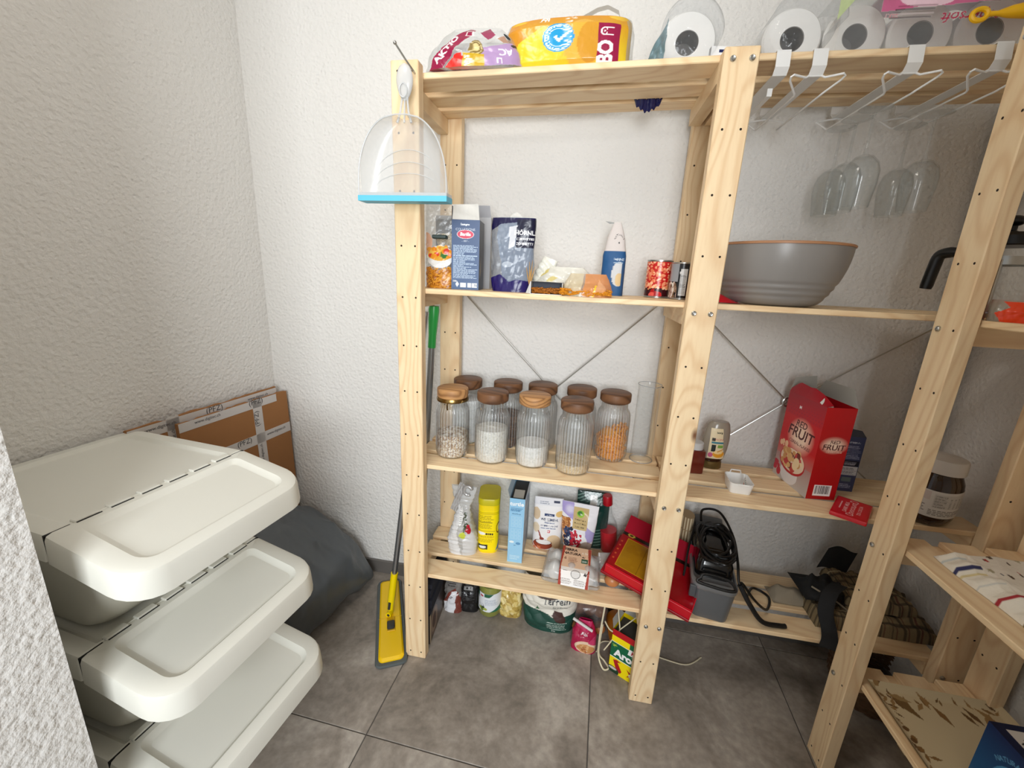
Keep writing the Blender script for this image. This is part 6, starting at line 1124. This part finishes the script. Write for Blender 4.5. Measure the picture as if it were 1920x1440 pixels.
t = thing('broom_pole', 'grey pole with a green tapered grip standing in the gap by the left post', 'broom', (0, 0, 0), 0)
a0, a1 = Vector((-.050, .215, .002)), Vector((.030, .198, 1.142)); at_ = lambda s: a0+(a1-a0)*s
mb = MB(); mb.tube([at_(0), at_(.90)], .0105, 16); part('pole', mb, mat('silver_pole', (150, 154, 156), .3, .7), t)
mb = MB(); mb.tube([at_(.885), at_(.92), at_(.96), at_(.99), at_(1.)], [.0125, .0125, .0155, .017, .015], 18); part('grip', mb, mat('green_grip', (44, 164, 74), .3), t, label='bright green tapered grip')
t = thing('ribbed_hose', 'dark grey ribbed vacuum hose hanging behind the left post', 'hose', (0, 0, 0), 0)
pth = smooth_path([(-.012, .150, .632), (-.014, .165, .50), (-.018, .17, .40), (-.028, .175, .28), (-.034, .18, .14), (-.03, .18, .018)], 60); mb = MB(); mb.tube(pth, [.0150+.0022*math.sin(i*1.35) for i in range(len(pth))], 14); part('hose', mb, mat('ribbed_grey', (84, 88, 92), .3), t)
# ------------------------------------------------------------ right-hand unit: coffee press, dotted packet, towel, tray, crate, basket
t = thing('coffee_press', 'glass coffee press with black lid and handle behind the right-hand post', 'coffee press', (1.302, -.020, 1.200), -1.19)
mb = MB(); mb.lathe([(0, .004), (.042, .004), (.046, .010), (.0465, .020), (.0465, .142)], 48, caps=(False, False)); part('beaker', mb, film_mat('thin_glass'), t)
mb = MB(); mb.lathe([(.0475, .106), (.0485, .106), (.0485, .122), (.0475, .122)], 48, caps=(False, False))
for k in range(4): a = k*PI/2+.5; mb.tube([(.049*math.cos(a), .049*math.sin(a), .115), (.049*math.cos(a), .049*math.sin(a), .012), (.053*math.cos(a), .053*math.sin(a), .001)], .0025, 6)
mb.tube([(.049*math.cos(a), .049*math.sin(a), .014) for a in np.linspace(0, 2*PI, 40)[:-1]], .0025, 6, True); part('steel_frame', mb, STEEL, t)
mb = MB(); mb.lathe([(.049, .142), (.051, .144), (.051, .160), (.046, .166), (.010, .170), (.006, .172), (.006, .184), (.0, .186)], 48); part('lid', mb, BLACKP, t)
mb = MB(); mb.ball((0, 0, .190), .013, 20, (1.2, 1.2, .8)); part('plunger_knob', mb, BLACKP, t)
mb = MB(); mb.tube(smooth_path([(-.047, 0, .131), (-.075, 0, .134), (-.098, 0, .134), (-.111, 0, .127), (-.115, 0, .105), (-.120, 0, .056)], 5), [.0105]*8+[.0115]*10+[.0118]*7+[.0105], 14); part('handle', mb, BLACKP, t)
A = Art(.15, .045, (150, 154, 134), .0012, a=.6); A.poly([(.018, 0), (.15, 0), (.15, .045), (.014, .042), (.026, .03), (.008, .018)], (224, 62, 10))
g = np.random.default_rng(4)
for k in range(16): A.ell(.026+.12*g.random(), .006+.032*g.random(), .0032, .0026, (244, 160, 110))
t = thing('dotted_packet', 'orange packet with pale dots, clear at one end, on the second right-hand shelf', 'packet', (1.317, -.128, 1.2002), -.66)
mb = MB(); bag(mb, A, .15, .05, .040, seed=241, dprof=[(0, .9), (.5, 1), (1, .4)], wr=.004, fr=50, back=(224, 62, 10)); part('film', mb, PRF, t, paint=True, ang=2)
A = Art(.30, .30, (228, 220, 206), .0016); g = np.random.default_rng(9)
for k in range(110):
    x, y = .05+.25*g.random(), .30*g.random(); c = [(36, 34, 60), (176, 50, 44), (140, 120, 80), (170, 160, 130), (90, 70, 50)][int(g.integers(5))]; r = .0022+.0032*g.random()**2; A.ell(x, y, r*.8, r*1.5, c)
A.rect(0, 0, .045, .30, (236, 230, 216))
for y0, y1, c in ((.235, .243, (54, 56, 96)), (.222, .228, (216, 200, 150)), (.150, .158, (170, 50, 56)), (.085, .105, (134, 112, 60)), (.050, .068, (40, 42, 84)), (.27, .275, (200, 204, 200)), (.19, .193, (206, 206, 200))): A.rect(0, y0, .047, y1, c)
t = thing('knitted_towel', 'cream knitted towel with coloured dots and a striped border', 'towel', (1.268, -.395, z3), -.08)
mb = MB(); q = wob(251, 22); u, v = np.meshgrid(np.linspace(0, 1, 120), np.linspace(0, 1, 120))
X = .008+.26*u+.010*np.sin(v*5)*(1-u)-.045*(1-v)*(1-u)*0; Y = .295*v-.12*(1-v)*0+.0*u; Z = .012+.014*np.clip(u*10, 0, 1)+.007*q(np.stack([X, Y, Y*0], -1))+.004*np.sin(v*40)*(u < .18); Z = Z*np.clip(np.minimum(v, 1-v)*22, .1, 1); Y = Y+.05*u*(v > .5)*(v-.5); Z[:, 0] = .001; C = A.sample(u, v)
mb.grid(np.stack([X, Y, Z], -1), C); part('knit', mb, CL, t, paint=True, ang=2)
A = Art(.275, .42, (212, 194, 156), .0018); g = np.random.default_rng(10); BR = [(134, 98, 56), (106, 74, 40), (158, 122, 76)]
def leaf(x, y, L, a, c): A.poly([(x, y), (x+L*.5*math.cos(a)-L*.16*math.sin(a), y+L*.5*math.sin(a)+L*.16*math.cos(a)), (x+L*math.cos(a), y+L*math.sin(a)), (x+L*.5*math.cos(a)+L*.16*math.sin(a), y+L*.5*math.sin(a)-L*.16*math.cos(a))], c)
for k in range(46):
    y = .42*g.random(); leaf(.004+.022*g.random(), y, .012+.016*g.random(), g.uniform(-1.2, 1.6), BR[k % 3])
for k in range(24):
    x = .275*g.random(); leaf(x, .418-.03*g.random(), .014+.030*g.random(), g.uniform(-2.6, -.4), BR[k % 3])
leaf(.035, .405, .075, -1.0, (120, 90, 50)); leaf(.03, .40, .05, -.3, (160, 130, 84)); leaf(.12, .39, .05, -1.3, BR[0]); leaf(.19, .40, .045, -1.2, BR[1]); leaf(.24, .395, .05, -2.2, BR[2])
for k in range(14): A.ell(.010+.014*g.random(), .42*g.random(), .006, .006, BR[k % 3])
t = thing('serving_tray', 'cream tray with a brown leaf border lying on the lowest right-hand shelf', 'tray', (1.252, -.505, z4), -.01)
mb = MB(); w, d = .275, .42; u, v = np.meshgrid(np.linspace(0, 1, A.nx), np.linspace(0, 1, A.ny)); e = np.minimum(np.minimum(u*w, (1-u)*w), np.minimum(v*d, (1-v)*d)); Z = .0025+.012*np.clip(1-e/.016, 0, 1)**1.5; mb.grid(np.stack([u*w, v*d, Z], -1), A.C); mb.grid(np.stack([u[::8, ::8]*w, v[::8, ::8]*d, Z[::8, ::8]-.0022], -1), np.tile(L4((190, 170, 130)), (u[::8, ::8].size, 1)).reshape(u[::8, ::8].shape+(4,))); part('tray_body', mb, print_mat('lacquered_print', .35), t, paint=True, ang=2)
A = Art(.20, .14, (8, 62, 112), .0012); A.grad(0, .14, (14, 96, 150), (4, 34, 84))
for rr, c, i_ in ((.052, (70, 140, 186), .93), (.042, (110, 160, 196), .97), (.034, (40, 120, 170), .9)): A.ell(.085, .055, rr, rr, c, inner=i_)
for k, ch in enumerate('NATURAL MINERAL'):
    q = 2.5-k*.125; A.text(ch, .085+.060*math.cos(q), .055+.060*math.sin(q), .012, (90, 150, 190), rot=q-PI/2)
A.ell(.085, .055, .016, .016, (110, 170, 200))
B = Art(.20, .075, (6, 20, 58), .0012); B.rect(.012, .022, .20, .058, (216, 210, 202))
for k in range(3):
    q = k*2.094+.5
    B.poly([(.040+.013*math.cos(q), .038+.013*math.sin(q)), (.040+.013*math.cos(q+1.1), .038+.013*math.sin(q+1.1)), (.040+.0085*math.cos(q+1.1), .038+.0085*math.sin(q+1.1)), (.040+.0085*math.cos(q), .038+.0085*math.sin(q))], (20, 18, 18)); B.poly([(.040+.017*math.cos(q+1.1), .038+.017*math.sin(q+1.1)), (.040+.005*math.cos(q+1.1), .038+.005*math.sin(q+1.1)), (.040+.011*math.cos(q+1.6), .038+.011*math.sin(q+1.6))], (20, 18, 18))
B.poly([(.075, .027), (.100, .027), (.0875, .050)], (40, 36, 36)); B.poly([(.079, .0295), (.096, .0295), (.0875, .045)], (216, 210, 202)); B.text('PET', .135, .032, .018, (30, 26, 26), bold=.02)
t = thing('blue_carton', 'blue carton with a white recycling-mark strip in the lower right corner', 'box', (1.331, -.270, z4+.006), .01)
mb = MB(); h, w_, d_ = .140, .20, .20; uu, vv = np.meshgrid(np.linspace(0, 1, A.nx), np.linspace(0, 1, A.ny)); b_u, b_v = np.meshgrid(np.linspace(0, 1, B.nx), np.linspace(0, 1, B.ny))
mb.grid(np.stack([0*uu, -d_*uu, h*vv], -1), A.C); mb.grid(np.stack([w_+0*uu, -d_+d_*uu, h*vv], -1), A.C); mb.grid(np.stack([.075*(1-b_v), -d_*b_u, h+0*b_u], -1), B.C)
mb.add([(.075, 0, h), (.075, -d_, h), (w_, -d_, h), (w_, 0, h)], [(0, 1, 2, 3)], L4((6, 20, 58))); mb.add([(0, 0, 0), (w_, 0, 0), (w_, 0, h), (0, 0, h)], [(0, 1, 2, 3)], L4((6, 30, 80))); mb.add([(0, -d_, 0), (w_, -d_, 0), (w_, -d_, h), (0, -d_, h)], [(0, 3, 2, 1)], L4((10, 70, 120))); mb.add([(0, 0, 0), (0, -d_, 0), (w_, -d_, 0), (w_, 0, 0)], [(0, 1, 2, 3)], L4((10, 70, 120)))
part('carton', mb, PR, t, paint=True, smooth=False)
t = thing('wicker_basket', 'round brown wicker basket in the shade under the lowest right-hand shelf', 'basket', (1.475, .18, 0), 0)
WK = mat('wicker', (92, 66, 42), .8, bump=.8, bscale=90, var=.3, vscale=60)
mb = MB()
for k in range(12): r = .085+.0012*k+.012*math.sin(k*.26); mb.tube([((r+.003*math.cos(a*16+k*PI))*math.cos(a), (r+.003*math.cos(a*16+k*PI))*math.sin(a), .006+k*.0095) for a in np.linspace(0, 2*PI, 65)[:-1]], .0052, 6, True)
mb.lathe([(0, .004), (.085, .004)], 30, caps=(False, False)); part('woven_wall', mb, WK, t)
mb = MB(); r = .105; mb.tube([(r*math.cos(a), r*math.sin(a), .120) for a in np.linspace(0, 2*PI, 49)[:-1]], .008, 8, True); part('rim', mb, WK, t)
